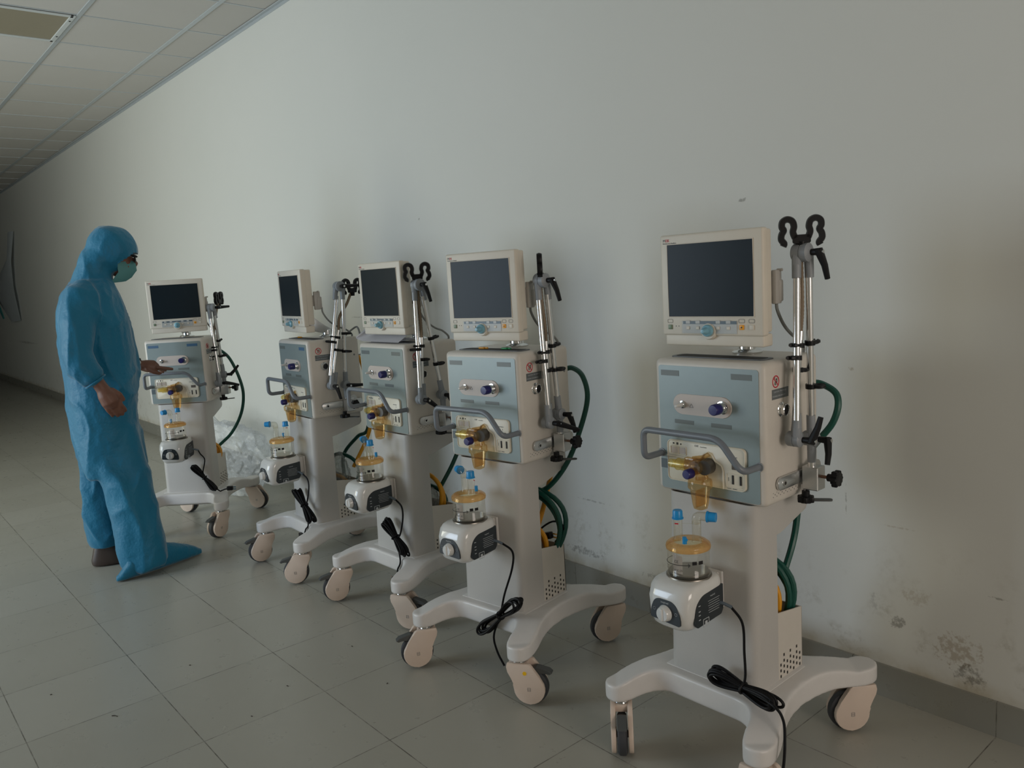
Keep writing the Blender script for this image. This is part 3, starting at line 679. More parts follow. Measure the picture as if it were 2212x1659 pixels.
    curved_text('CE', .0095, -4, .0395, blackprint); curved_text('VHC-25', .0070, -6, .0185, blackprint)
    curved_text('inspired', .0065, -52, .0245, blackprint); curved_text('Medical', .0065, -52, .0180, blackprint)
    bm = NB(); a = [math.radians(-30+i*5) for i in range(10)]
    v0 = [bm.verts.new((.043*math.sin(t), -.043*math.cos(t), .007+.002*abs(t))) for t in a]; v1 = [bm.verts.new((.043*math.sin(t), -.043*math.cos(t), .056)) for t in a]
    for i in range(9): bm.faces.new((v0[i], v0[i+1], v1[i+1], v1[i]))
    bmesh.ops.solidify(bm, geom=bm.faces[:], thickness=.0006); obj('paper_insert', bm, mat('chamber_paper', (.66, .60, .57), .7), r, ch_o, label='white paper insert')
    return r

POSES = [(-1.26732, 1.83487, .01688), (-2.13221, 1.75458, .14384), (-2.87282, 1.82797, .03757), (-3.61892, 1.79428, -.03225), (-4.77331, 1.55117, .84893)]
WHERE = ['nearest the camera', 'second from the right', 'in the middle', 'second from the left', 'farthest from the camera']
MYAW = [2.2, 2.9, .4, -3.5, 11.6]
RIGHT_A = math.atan2(_r.y, _r.x)
def cam_ang(phi): # phi 0 = image right, 90 = towards camera, 180 = image left
    return RIGHT_A-math.radians(phi)
# swivel of casters FL FR BL BR
SWIV = [(97, 45, 150, 175), (165, 15, 160, 165), (160, 20, 160, 165), (150, 175, 160, -20), (140, 115, 20, 12)]
vm = build_ventilator(); hm = build_humidifier()
vents = []; hums = []
for i, (x, y, a) in enumerate(POSES):
    v = vm if i == 0 else dup(vm); hh = hm if i == 0 else dup(hm)
    for o in (v, hh): o.location = (x, y, 0); o.rotation_euler = (0, 0, a)
    v['label'] = ['white hospital ventilator on wheels nearest the camera, at the right end of the row', 'white hospital ventilator on wheels with a yellow dot on one caster', 'white hospital ventilator on wheels with loose papers on its top', 'white hospital ventilator on wheels, second from the left, its screen seen nearly edge-on', 'white hospital ventilator on wheels farthest from the camera, touched by the person'][i]; v['group'] = 'ventilators along the wall'
    vents.append(v); hums.append(hh)
    mon = find(v, 'monitor')[0]; mon.rotation_euler = (0, 0, math.radians(MYAW[i]))
    for k, c in enumerate(find(v, 'caster')): pass
    cs = find(v, 'caster')
    def key(c): return (c.location.y > 0, c.location.x > 0)
    cs.sort(key=key)
    for k, c in enumerate(cs): c.rotation_euler = (0, 0, cam_ang(SWIV[i][k])-a)
HL = ['white humidifier with clear chamber on the ventilator nearest the camera', 'white humidifier on the second ventilator from the right, below its amber valve', 'white humidifier on the middle ventilator, below the loose papers',
      'white humidifier on the second ventilator from the left, elbow port pointing left', 'white humidifier on the farthest ventilator, beside the person in blue']
for i, hh in enumerate(hums):
    hh['label'] = HL[i]; hh['group'] = 'humidifiers on the trolley columns'
    find(hh, 'water_chamber')[0].rotation_euler = (0, 0, math.radians([20, 160, 165, -135, -120][i]))
# name plates on the front panels differ in tone from unit to unit
for i, k, mm in ((2, 0, label2m), (3, 1, labelbluem), (4, 0, labelbluem), (4, 1, labelbluem), (2, 3, label2m)):
    pl = sorted(find(find(vents[i], 'front_panel')[0], 'panel_label'), key=lambda o: (-round(o.data.vertices[0].co.z, 2), o.data.vertices[0].co.x))[k]
    pl.material_slots[0].link = 'OBJECT'; pl.material_slots[0].material = mm
# yellow dot on the front right caster of the second trolley
cs = [c for c in find(vents[1], 'caster') if c.location.x > 0 and c.location.y < 0][0]
for s in (-1, 1):
    bm = NB(); cyl(bm, (.024, s*.031, .112), (.024, s*.0318, .112), .0065, n=16); obj('yellow_sticker', bm, yellowdot, cs)

# ------------------------------------------------------------------ power cords (part of each humidifier)
def bundle(bm, A, B, wid, n=5, r=.0036, y=-.150, seed=0):
    """loops of cord tied together in the middle, long ends at A and B (x,z)"""
    rnd = random.Random(seed); A = Vector((A[0], y, A[1])); B = Vector((B[0], y, B[1])); c = (A+B)/2; d = (B-A)/2; n2 = Vector((d.z, 0, -d.x)).normalized()
    for k in range(n):
        p = []; e1 = 1-rnd.random()*.22; e2 = 1-rnd.random()*.22; w = wid*(.55+.5*rnd.random()); yo = (k-n/2)*.0062; sh = (rnd.random()-.5)*.012
        for i in range(48):
            t = 2*PI*i/48; s = math.cos(t); q = math.sin(t)*w*(.22+.78*abs(s)**1.3)
            p.append(c+d*s*(e1 if s < 0 else e2)+n2*(q+sh*s)+Vector((0, yo*(.4+.6*abs(s)), 0)))
        tube(bm, p, r, 7, True)
    tube(bm, [c+n2*.013*math.cos(t*PI/8)+Vector((0, .017*math.sin(t*PI/8), 0)) for t in range(16)], .0035, 6, True)
    return c
CORDS = [dict(A=(.026, .288), B=(.240, .262), w=.036, lead=[(.122, .440), (.130, .365), (.136, .310)], tail=[(.232, .276, -.190), (.258, .246, -.187), (.274, .205, -.208), (.284, .160, -.232), (.282, .105, -.248)], plug=None, y=-.165),
         dict(A=(-.020, .150), B=(.178, .305), w=.036, lead=[(.132, .455), (.132, .400), (.095, .300)], tail=[(.045, .150), (.055, .095), (.085, .050)], plug=None, y=-.165),
         dict(A=(.004, .385), B=(.152, .250), w=.030, lead=[(.125, .452), (.130, .400), (.105, .330)], tail=[(.105, .225), (.080, .180), (.075, .150)], plug=(.052, .128), y=-.155),
         dict(A=(.006, .392), B=(.170, .258), w=.030, lead=[(.130, .455), (.140, .410), (.110, .340)], tail=[(.120, .240), (.085, .205), (.060, .175)], plug=(.020, .160), y=-.155),
         dict(A=(.050, .392), B=(.172, .240), w=.022, lead=[(.100, .455), (.122, .420), (.105, .350)], tail=[(.185, .240), (.205, .238), (.222, .243)], plug=(.250, .247), y=-.150)]
for i, cd in enumerate(CORDS):
    bm = NB(); tube(bm, spline([(.060, -.165, .488), (.075, -.160, .487), (.095, -.150, .478)]), .0046, 8); obj('strain_relief', bm, slatecord, hums[i])
    bm = NB(); y = cd['y']
    c = bundle(bm, cd['A'], cd['B'], cd['w'], 7, .0040, y, i)
    tube(bm, spline([(.092, -.151, .480)]+[(x, -.145+(y+.145)*k/3, z) for k, (x, z) in enumerate(cd['lead'])]+[tuple(c)]), .0036, 8)
    tl = [tuple(c)]+[(p[0], p[2] if len(p) > 2 else y-.004, p[1]) for p in cd['tail']]
    if cd['plug']: tl.append((cd['plug'][0], y, cd['plug'][1]))
    tube(bm, spline(tl), .0036, 8)
    co = obj('power_cord', bm, blackcord, hums[i])
    if cd['plug']:
        px, pz = cd['plug']; dx = -1 if i in (2, 3) else 1
        bm = NB(); box(bm, (px, y, pz), (.034, .020, .024), .004, 2); pg = obj('plug', bm, blackm, hums[i])
        bm = NB()
        for dz in (-.006, .006): box(bm, (px+dx*.025, y, pz+dz), (.020, .0015, .005))
        obj('plug_pin', bm, chrome, pg)

# ------------------------------------------------------------------ support arms
def clip_mesh(w=.0078):
    bm = NB(); box(bm, (0, 0, .009), (.050, .022, .026), .006, 3)
    for s in (-1, 1):
        p = [(s*.018, 0, .012), (s*.024, 0, .030), (s*.021, 0, .046), (s*.026, 0, .062), (s*.040, 0, .068), (s*.053, 0, .061), (s*.055, 0, .046), (s*.050, 0, .036), (s*.056, 0, .024), (s*.057, 0, .010), (s*.049, 0, -.002), (s*.052, 0, -.010)]
        q = spline(p, 5); tube(bm, q, .0098, 8)
    for v in bm.verts: v.co.y = max(-.0095, min(.0095, v.co.y*1.5))
    return bm
def cable_clip(bm, p, d, side, r=.0085):
    """C-shaped clip around a tube at p, jaw reaching out along side"""
    p = Vector(p); d = Vector(d).normalized(); s = Vector(side); s = (s-d*s.dot(d)).normalized(); q = frame_z(d)
    cyl(bm, p-d*.006, p+d*.006, r+.0045, n=16)
    n = d.cross(s)
    for k in (-1, 1):
        pts = [p+s*(r*.8)+n*k*.005, p+s*(r+.008)+n*k*.010, p+s*(r+.018)+n*k*.009, p+s*(r+.024)+n*k*.004]
        tube(bm, spline(pts, 3), .0055, 6)
def lever(root, p, out, ld, L=.062):
    """clamping lever: hub along out, handle towards ld"""
    bm = NB(); p = Vector(p); out = Vector(out).normalized(); ld = Vector(ld).normalized()
    cyl(bm, p, p+out*.030, .0075, .0095); e = p+out*.024
    tube(bm, [e-ld*.006, e+ld*.010+out*.004, e+ld*.035+out*.010, e+ld*L+out*.012], [.0105, .0098, .0080, .0066], 10)
    l = obj('clamping_lever', bm, blackm, root)
    bm = NB(); cyl(bm, p+out*.030, p+out*.037, .0045); obj('lever_screw', bm, chrome, l)
def joint(root, p, dirs, r=.0195, x0=-.020, x1=.020):
    """flat round joint with its axis along x; sockets of tubes leave along dirs = [(dx offset, direction, dy)]"""
    p = Vector(p); bm = NB()
    lathe(bm, [(0, x0), (r*.9, x0), (r, x0+.003), (r, -.0015), (r*.94, -.0012), (r*.94, .0012), (r, .0015), (r, x1-.006), (r*.8, x1-.003), (r*.55, x1), (0, x1)], Matrix.Translation(p) @ Matrix.Rotation(PI/2, 4, 'Y'), 28)
    for ox, base, d in dirs:
        a = p+Vector((ox, base, 0)); d = Vector(d).normalized(); cyl(bm, a, a+d*.062, .0118, .0110, 16)
        box(bm, (0, 0, 0), (.018, .022, .034), .005, 2, Matrix.Translation(a+d*.016) @ frame_z(d))
    o = obj('joint', bm, jointm, root)
    return o
def build_arm(i, C, B, A, Mz, E, cang, x=.207, lev=None, extra=None):
    v = vents[i]
    r = thing('support_arm', 'jointed aluminium arm with black clip, on the ventilator ' + WHERE[i], 'support arm', v.location, POSES[i][2], 'tube holder arms')
    lev = lev or ((0, .35, -1), (0, .3, 1), (0, -.5, -1))
    P = lambda q, dx=0: Vector((x+dx, q[0], q[1]))
    yb = A[0]+.01
    # clamp block
    bm = NB(); box(bm, (.206, yb, .795), (.044, .040, .062), .002, 1); box(bm, (.186, yb-.0, .768), (.012, .036, .016), .001, 1); obj('clamp_block', bm, alum, r)
    bm = NB(); cyl(bm, (.222, yb, .80), (.250, yb, .80), .0042); obj('clamp_screw', bm, mat('copper_screw', (.22, .12, .08), .4, .8) if i == 0 else bpy.data.materials['copper_screw'], r)
    def star(p, ax, nm):
        bm = NB(); ol = []
        for k in range(48):
            t = 2*PI*k/48; rr = .0195+.0038*math.cos(6*t); ol.append((rr*math.cos(t), rr*math.sin(t)))
        prism(bm, ol, .010, .026, 'z', bev=.003, segs=2); lathe(bm, [(0, -.004), (.010, -.004), (.010, .011), (0, .011)])
        obj(nm, bm, blackm, r, p, None).rotation_euler = Vector(ax).to_track_quat('Z', 'Y').to_euler()
    star((.250, yb, .80), (1, 0, 0), 'star_knob'); star((.196, yb-.022, .758), (0, 0, -1), 'star_knob')
    bm = NB(); prism(bm, rrect(-.014, .052, -.009, .009, .0085), .731, .735, 'z', mx=Matrix.Translation((.200, yb, 0)) @ Matrix.Rotation(.6, 4, 'Z')); obj('lock_plate', bm, pedalm, r)
    bm = NB(); lathe(bm, [(0, 0), (.019, 0), (.019, .003), (0, .003)], Matrix.Translation((.200, yb+.026, .818)) @ Matrix.Rotation(PI/2, 4, 'Y'), 24); obj('clamp_washer', bm, alum, r)
    # tubes
    a, b, c, e = P(A), P(B), P(C), P(E)
    da = (P(C, 0)+Vector((0, .012, 0))-a).normalized(); db = (P(C, 0)+Vector((0, -.012, 0))-b).normalized()
    bm = NB(); cyl(bm, (a.x, a.y, .822), (a.x, a.y, a.z-.03), .0098); obj('post', bm, alumtube, r)
    bm = NB(); cyl(bm, a+da*.05, P(C)+Vector((.010, .011, -.045)), .0088); obj('arm_tube', bm, alumtube, r)
    t2a, t2b = b+Vector((.008, -.008, .05)), P(C)+Vector((-.010, -.011, -.045))
    bm = NB(); cyl(bm, t2a, t2b, .0088); obj('arm_tube', bm, alumtube, r)
    m = P((B[0]+(C[0]-B[0])*.55+.012, Mz), -.006); b3 = b+Vector((-.008, .014, .05))
    bm = NB(); cyl(bm, b3, m, .0078); cyl(bm, m, m+(m-b3).normalized()*.022, .0092); obj('arm_tube', bm, alumtube, r)
    # gooseneck
    bm = NB(); mm = m+(m-b3).normalized()*.02
    cc = P((C[0], C[1]), .0); pth = spline([mm, mm+(Vector((cc.x, cc.y, cc.z-.08))-mm)*.5, Vector((cc.x-.004, (cc.y+e.y)/2, min(cc.z, e.z)-.055)), e+Vector((-.004, -(e.y-cc.y)*.15, -.012)), e], 14)
    tube(bm, pth, [.0062+.0010*(k % 2) for k in range(len(pth))], 8); obj('gooseneck', bm, brown_sp, r)
    # joints and levers
    joint(r, c, [(.010, .011, -da), (-.010, -.011, -(t2b-t2a))], r=.0235, x0=-.022, x1=.023); joint(r, b, [(.008, -.008, t2b-t2a), (-.008, .014, m-b3)]); joint(r, a, [(0, 0, da), (0, 0, (0, 0, -1))])
    lever(r, c+Vector((.018, 0, 0)), (1, 0, 0), lev[0], .07); lever(r, b+Vector((.018, 0, 0)), (1, 0, 0), lev[1]); lever(r, a+Vector((.018, 0, 0)), (1, 0, 0), lev[2])
    # clips along the tubes
    for (p0, p1, t, sd) in ((t2a, t2b, .42, (0, -1, 0)), (b3, m, .62, (0, 1, 0)), (b3, m, .93, (0, -1, 0)), (a, P(C)+Vector((.01, .011, -.045)), .58, (0, 1, 0)), (a, P(C)+Vector((.01, .011, -.045)), .32+.06*(i % 2), (1, .6, 0))):
        bm = NB(); cable_clip(bm, p0+(p1-p0)*t, p1-p0, sd); obj('hose_clip', bm, blackm, r)
    bm = clip_mesh(); o = obj('tube_holder', bm, blackm, r, tuple(e+Vector((0, 0, .0))), (0, 0, math.radians(cang))); o.scale = (.84, .84, .84)
    bm = NB(); cyl(bm, (0, 0, -.022), (0, 0, .002), .011, .013); obj('holder_neck', bm, blackm, o)
    return r
build_arm(0, (.022, 1.376), (-.022, .913), (.058, .900), 1.160, (.018, 1.402), 38, lev=((0, .30, -1), (.1, .25, 1), (0, -.4, -1)))
build_arm(1, (-.006, 1.339), (-.010, .872), (.048, .892), 1.120, (-.012, 1.362), 128, lev=((0, .30, -1), (.2, .15, -.1), (0, .2, -1)))
build_arm(2, (-.040, 1.345), (-.064, .890), (.042, .895), 1.115, (-.040, 1.368), 55, lev=((0, .25, -1), (0, .9, -.8), (0, .3, -1)))
build_arm(3, (.068, 1.355), (-.012, .895), (.058, .890), 1.130, (.135, 1.325), 95, lev=((0, .9, 0), (0, .2, -1), (0, 1, -.05)))
build_arm(4, (-.020, 1.275), (-.028, .840), (.055, .880), 1.060, (.105, 1.298), 88, lev=((.3, .9, 0), (.5, .3, -.2), (.5, .6, .9)))

# ------------------------------------------------------------------ hoses in the baskets
def hose(i, name, m, loops, lead=None, label='', cat='hose', r=.0092):
    bm = NB()
    for (cx, cy, cz, rx, rz, tilt, ph) in loops:
        R = Matrix.Rotation(tilt, 3, 'Z'); pts = []
        for k in range(40):
            t = 2*PI*k/40; pts.append(Vector((cx, cy, cz))+R @ Vector((rx*math.cos(t)*(1+.3*math.sin(t)), .006*math.sin(3*t+ph), rz*math.sin(t))))
        tube(bm, pts, r, 9, True)
    if lead: tube(bm, spline(lead, 8), r, 9)
    o = obj(name, bm, m, None, vents[i].location, (0, 0, POSES[i][2])); tag(o, label, cat, 'hoses stored in the trolley baskets'); return o
hose(0, 'oxygen_hose', greenm, [(.012, .095, .405, .110, .140, .03, 0), (.010, .080, .400, .106, .150, .02, 1), (.006, .105, .385, .104, .140, .0, 2)], [(.12, .198, 1.02), (.155, .212, 1.018), (.205, .20, .99), (.200, .185, .92), (.12, .18, .80), (.10, .16, .60), (.10, .10, .50)], 'dark green coiled hose in basket of the nearest ventilator')
hose(0, 'air_hose', yellowm, [(.010, .040, .395, .100, .130, .0, 0), (.005, .055, .375, .090, .120, .0, 1), (.012, .030, .350, .085, .110, 0, 2)], None, 'yellow coiled hose in basket of the nearest ventilator')
hose(1, 'oxygen_hose', greenm, [(.010, .105, .450, .142, .150, .05, 0), (.005, .088, .440, .138, .165, .0, 1), (.010, .097, .430, .125, .150, .02, 2)], [(.12, .198, 1.02), (.155, .205, 1.025), (.215, .18, 1.0), (.245, .16, .93), (.215, .15, .82), (.16, .14, .70), (.09, .12, .61), (.02, .11, .575)], 'dark green hose looping high out of the second basket from the right')
hose(1, 'air_hose', yellowm, [(.020, .050, .375, .090, .115, .0, 0), (.015, .065, .365, .080, .110, .0, 1), (.022, .035, .350, .080, .095, 0, 2)], [(.03, .198, 1.02), (.06, .22, 1.01), (.12, .20, .95), (.10, .18, .8), (.05, .14, .55), (.04, .09, .44)], 'yellow coiled hose in the basket of the second ventilator from the right')
hose(2, 'air_hose', yellowm, [(.020, .065, .405, .085, .130, .05, 0), (.016, .082, .400, .085, .125, .0, 1)], None, 'yellow coiled hose in the basket of the middle ventilator')
hose(2, 'oxygen_hose', greenm, [(-.02, .095, .360, .090, .110, .3, 0)], [(.12, .198, 1.02), (.155, .21, 1.01), (.18, .2, .9), (.14, .19, .7), (.11, .15, .58), (.06, .10, .46)], 'dark green hose in the basket of the middle ventilator')
hose(3, 'oxygen_hose', greenm, [(.02, .100, .410, .110, .110, .2, 0)], [(.12, .198, 1.02), (.155, .21, 1.0), (.17, .2, .85), (.14, .19, .65), (.06, .17, .60), (-.03, .13, .50), (.02, .10, .38)], 'dark green hose in the basket of the ventilator second from the left')
hose(3, 'air_hose', yellowm, [(.03, .06, .350, .08, .07, .1, 0)], [(.03, .198, 1.02), (.08, .215, .98), (.165, .20, .8), (.155, .19, .64), (.09, .12, .46)], 'yellow hose in the basket of the ventilator second from the left')
hose(4, 'oxygen_hose', greenm, [(.0, .08, .335, .08, .07, .1, 0)], [(.12, .198, 1.02), (.150, .200, 1.01), (.200, .195, .960), (.245, .19, .85), (.262, .19, .74), (.235, .19, .62), (.165, .185, .505), (.085, .13, .425), (.05, .08, .34)], 'dark green hose arching beside the farthest ventilator')
hose(4, 'air_hose', yellowm, [(.045, .06, .390, .085, .095, .1, 0), (.03, .08, .380, .08, .09, 0, 1)], None, 'yellow coiled hose in the basket of the farthest ventilator')
# spare mains cord with plug in the second basket
bm = NB(); tube(bm, spline([(.04, .05, .40), (.07, .07, .455), (.115, .09, .490), (.150, .10, .485), (.150, .11, .45), (.11, .11, .41)]), .0035, 8); o = obj('mains_cord', bm, blackcord, None, vents[1].location, (0, 0, POSES[1][2])); tag(o, 'black mains cord with a plug standing out of the second basket from the right', 'cord')
bm = NB(); box(bm, (0, 0, 0), (.036, .022, .024), .004, 2, Matrix.Translation((.098, .085, .438)) @ Matrix.Rotation(-.25, 4, 'Y')); pg = obj('plug', bm, blackm, o)
bm = NB(); box(bm, (.128, .085, .437), (.020, .0015, .005)); box(bm, (.130, .085, .449), (.020, .0015, .005)); obj('plug_pin', bm, chrome, pg)
# mains lead clipped behind the fourth trolley
bm = NB(); tube(bm, spline([(.145, .10, 1.112), (.150, .13, 1.135), (.160, .16, 1.155), (.185, .16, 1.150), (.190, .165, 1.120)]), .0045, 8); o = obj('data_cord', bm, graycable, None, vents[3].location, (0, 0, POSES[3][2])); tag(o, 'grey cable looping over the casing of the ventilator second from the left', 'cord')

# ------------------------------------------------------------------ crumpled plastic
def crumple(name, m, c, s, seed, label, cat, amp=.35, rz=0, lo=0.0, n=46):
    bm = NB(); bmesh.ops.create_icosphere(bm, subdivisions=5, radius=1)
    off = Vector((seed*3.1, seed*1.7, seed))
    for v in bm.verts:
        p = v.co.copy(); a = noise.noise(p*1.3+off); rdg = abs(noise.noise(p*2.6+off*2)); rdg2 = abs(noise.noise(p*6+off)); 
        k = 1+amp*a-.55*amp*(1-rdg*2)*.8+.30*amp*rdg2
        q = p*k; v.co = Vector((q.x*s[0], q.y*s[1], max(q.z*s[2], lo-c[2]+.004)))
    o = obj(name, bm, m, None, c, (0, 0, rz), sharp=28); tag(o, label, cat); return o
crumple('plastic_bag', filmm, (-5.60, 2.05, .19), (.56, .21, .31), 3, 'large crumpled clear plastic bag against the wall behind the farthest ventilator', 'plastic bag')
def in_basket(i, x, y, z): a = POSES[i][2]; p = vents[i].location; return (p.x+x*math.cos(a)-y*math.sin(a), p.y+x*math.sin(a)+y*math.cos(a), z)
crumple('plastic_packet', filmd, in_basket(2, .045, .055, .420), (.050, .035, .060), 8, 'crumpled grey plastic packet in the basket of the middle ventilator', 'plastic packet', .3, .3)
crumple('plastic_packet', filmd, in_basket(3, .075, .055, .450), (.060, .035, .085), 11, 'crumpled plastic packet in the basket of the ventilator second from the left', 'plastic packet', .4, .2)

# ------------------------------------------------------------------ papers and tags on the casings
def sheet_of(pts_fn, nx, ny, th, name, m, i, label, cat, group=None):
    bm = NB(); V = [[bm.verts.new(pts_fn(u/nx, v/ny)) for u in range(nx+1)] for v in range(ny+1)]
    for v in range(ny):
        for u in range(nx): bm.faces.new((V[v][u], V[v][u+1], V[v+1][u+1], V[v+1][u]))
    bmesh.ops.solidify(bm, geom=bm.faces[:], thickness=th)
    o = obj(name, bm, m, None, vents[i].location, (0, 0, POSES[i][2])); tag(o, label, cat, group); return o
def paper1(u, v): # rises at the back, curls over the left end
    x = -.190+.300*u; y = -.088+.10*v; z = 1.1185+.042*v+.012*u*v
    if u < .30:
        t = (.30-u)/.30; x = -.100-.105*math.sin(t*PI*.62); z += .030*(1-math.cos(t*PI*.62))*(.5+.5*v)
    return (x, y, z)
sheet_of(paper1, 24, 6, .0012, 'paper_sheet', paperm, 2, 'white paper curling over the left edge on top of the middle ventilator', 'paper')
sheet_of(lambda u, v: (-.190+.29*u, -.085+.12*v, 1.1180+.004*math.sin(2.2*u)+.003*v), 14, 5, .0010, 'paper_sheet', paperm, 2, 'white paper lying flat under the curled sheet on the middle ventilator', 'paper')
for i, xs in ((1, ((-.06, yellowm, 'yellow'), (.045, greentag, 'green'))), (2, ((-.03, greentag, 'green'),)), (3, ((-.08, yellowm, 'yellow'),))):
    for x, mm, nm in xs:
        z = 1.1175 if i != 2 else 1.135
        bm = NB(); box(bm, (x, -.024, 1.1180), (.026, .012, .006), .002, 2); cyl(bm, (x+.008, -.024, 1.1180), (x+.026, -.024, 1.1180), .0028)
        o = obj('tube_connector', bm, mm, None, vents[i].location, (0, 0, POSES[i][2]))
        tag(o, '%s tube connector in the top tray of the ventilator %s' % (nm, WHERE[i]), 'connector')

# ------------------------------------------------------------------ person
PV = Vector((-.96921, .24622, 0)); PE = Vector((.24622, .96921, 0)); P0 = Vector((-4.33, 1.10, 0))
PM = Matrix(((PE.x, PV.x, 0), (PE.y, PV.y, 0), (0, 0, 1))).to_4x4()
person = thing('person', 'person in blue hooded coverall, face mask and shoe cover reaching to the farthest ventilator', 'person', P0, 0)
person.rotation_euler = PM.to_euler()   # local x = forward (image right), y = away from the camera
skin = mat('brown_skin', (.17, .075, .048), .5, var=.12, scale=25)
def gown_material():
    m = bpy.data.materials.new('blue_nonwoven_fabric'); m.use_nodes = True; nt = m.node_tree; b = nt.nodes['Principled BSDF']
    tc = nt.nodes.new('ShaderNodeTexCoord').outputs['Object']
    n = noisen(nt, tc, 5, 4); n2 = noisen(nt, tc, 260, 2)
    nt.links.new(mixc(nt, n, (.002, .125, .235), (.005, .185, .32)), b.inputs['Base Color']); b.inputs['Roughness'].default_value = .55
    b.inputs['Sheen Weight'].default_value = .25; b.inputs['Specular IOR Level'].default_value = .35
    bp = nt.nodes.new('ShaderNodeBump'); bp.inputs['Strength'].default_value = .5; bp.inputs['Distance'].default_value = .02
    n3 = noisen(nt, tc, 14, 3, .6); nt.links.new(mathn(nt, 'ADD', n3, mathn(nt, 'MULTIPLY', n2, .03)), bp.inputs['Height']); nt.links.new(bp.outputs[0], b.inputs['Normal'])
    return m
gown = gown_material()
def capsule(bm, pts, rad, n=14, fy=1.):
    """closed tapered limb through pts with round ends"""
    P = [Vector(p) for p in pts]; P2 = [P[0]-(P[1]-P[0]).normalized()*rad[0]*.7]+P+[P[-1]+(P[-1]-P[-2]).normalized()*rad[-1]*.7]
    tube(bm, P2, [rad[0]*.45]+list(rad)+[rad[-1]*.45], n, sx=fy)
def loft(bm, secs, n=28):
    """secs: (z, a_min, a_max, d_center, d_half, skew)"""
    R = []
    for z, a0, a1, dc, dh in secs:
        ca, ha = (a0+a1)/2, (a1-a0)/2; ring = []
        for i in range(n):
            t = 2*PI*i/n; c, s = math.cos(t), math.sin(t); k = 1/((abs(c)**2.5+abs(s)**2.5)**(1/2.5))
            ring.append(bm.verts.new((ca+ha*c*k, dc+dh*s*k, z)))
        R.append(ring)
    for A, B in zip(R, R[1:]):
        for i in range(n): j = (i+1) % n; bm.faces.new((A[i], A[j], B[j], B[i]))
    bm.faces.new(R[0][::-1]); bm.faces.new(R[-1])
# body (skin): head, neck, trunk, arms with hands, legs in one surface
bm = NB()
def ell(bm, c, r, rot=0, sub=3):
    bmesh.ops.create_icosphere(bm, subdivisions=sub, radius=1, matrix=Matrix.Translation(c) @ Matrix.Rotation(rot, 4, 'Y') @ Matrix.Diagonal((*r, 1)))
ell(bm, (.030, 0, 1.582), (.083, .067, .102), .35); ell(bm, (.068, 0, 1.510), (.050, .052, .062), .3)
capsule(bm, [(.112, 0, 1.555), (.128, 0, 1.525), (.122, 0, 1.515)], [.008, .013, .009])      # nose
for s in (-1, 1): ell(bm, (.018, s*.074, 1.56), (.020, .010, .032)); ell(bm, (.098, s*.030, 1.562), (.014, .017, .010))
capsule(bm, [(-.03, 0, 1.50), (-.07, 0, 1.42)], [.055, .060])
loft(bm, [(.92, -.19, .02, 0, .14), (1.1, -.19, .03, 0, .14), (1.3, -.20, .03, 0, .16), (1.42, -.16, .0, 0, .15), (1.45, -.12, -.02, 0, .08)])
def arm_skin(bm, S, Eb, Wr): capsule(bm, [S, Eb, Wr], [.050, .042, .028])
arm_skin(bm, (-.10, -.17, 1.37), (-.165, -.24, 1.12), (-.095, -.27, .965))
arm_skin(bm, (-.06, .17, 1.36), (-.02, .24, 1.10), (.085, .30, 1.003))
# near hand hanging, back of the hand to the camera
W1 = Vector((-.085, -.272, .945)); dn = Vector((.42, .03, -1)).normalized(); fw = Vector((1, 0, .42)).normalized()
capsule(bm, [(-.100, -.27, .975), W1, W1+dn*.030, W1+dn*.070], [.030, .030, .040, .043], fy=1)
base = W1+dn*.085
for k, (o_, L_, rr) in enumerate(((-.030, .062, .0092), (-.010, .074, .0098), (.011, .078, .0098), (.031, .068, .0094))):
    p0 = base+fw*o_-dn*.012; capsule(bm, [p0, p0+dn*L_*.45, p0+dn*L_*.75+Vector((.004, .010, 0)), p0+dn*L_*.97+Vector((.002, .022, 0))], [rr*1.15, rr*1.05, rr, rr*.85])
capsule(bm, [W1+dn*.020+fw*.030, W1+dn*.055+fw*.050, W1+dn*.088+fw*.052+Vector((0, .01, 0))], [.014, .0115, .0095])
# far hand stretched towards the panel, above the handle
W2 = Vector((.100, .300, .995)); df = Vector((.93, .10, -.22)).normalized(); sd = Vector((-.1, 1, 0)).normalized(); upv = df.cross(sd).normalized()
capsule(bm, [(.085, .30, 1.003), W2, W2+df*.030, W2+df*.065], [.029, .027, .034, .036])
b2 = W2+df*.075
for k, (o_, L_, cl) in enumerate(((-.030, .078, 0.), (-.010, .060, .35), (.010, .058, .6), (.029, .052, .8))):
    p0 = b2+sd*o_; q = p0+df*L_*.5-Vector((0, 0, 1))*cl*.012; q2 = p0+df*L_*(.85-.35*cl)-Vector((0, 0, 1))*cl*.032; q3 = p0+df*L_*(1.05-.75*cl)-Vector((0, 0, 1))*cl*.045
    capsule(bm, [p0, q, q2, q3], [.0105, .0098, .0092, .0078])
capsule(bm, [W2+df*.025-sd*.028-Vector((0, 0, .012)), W2+df*.058-sd*.034-Vector((0, 0, .028)), W2+df*.088-sd*.026-Vector((0, 0, .032))], [.013, .0115, .0095])
# legs
capsule(bm, [(-.08, -.09, .93), (-.05, -.13, .50), (-.03, -.19, .10)], [.085, .060, .042]); capsule(bm, [(-.10, .09, .93), (-.16, .10, .50), (-.185, .10, .10)], [.085, .060, .042])
capsule(bm, [(-.07, -.20, .05), (.07, -.14, .04), (.14, -.10, .035)], [.035, .038, .026]); capsule(bm, [(-.20, .10, .05), (-.09, .08, .04), (-.02, .07, .035)], [.034, .036, .026])
bm = remesh(bm, 'body', .0045, 3, .5); obj('body', bm, skin, person, sharp=70)
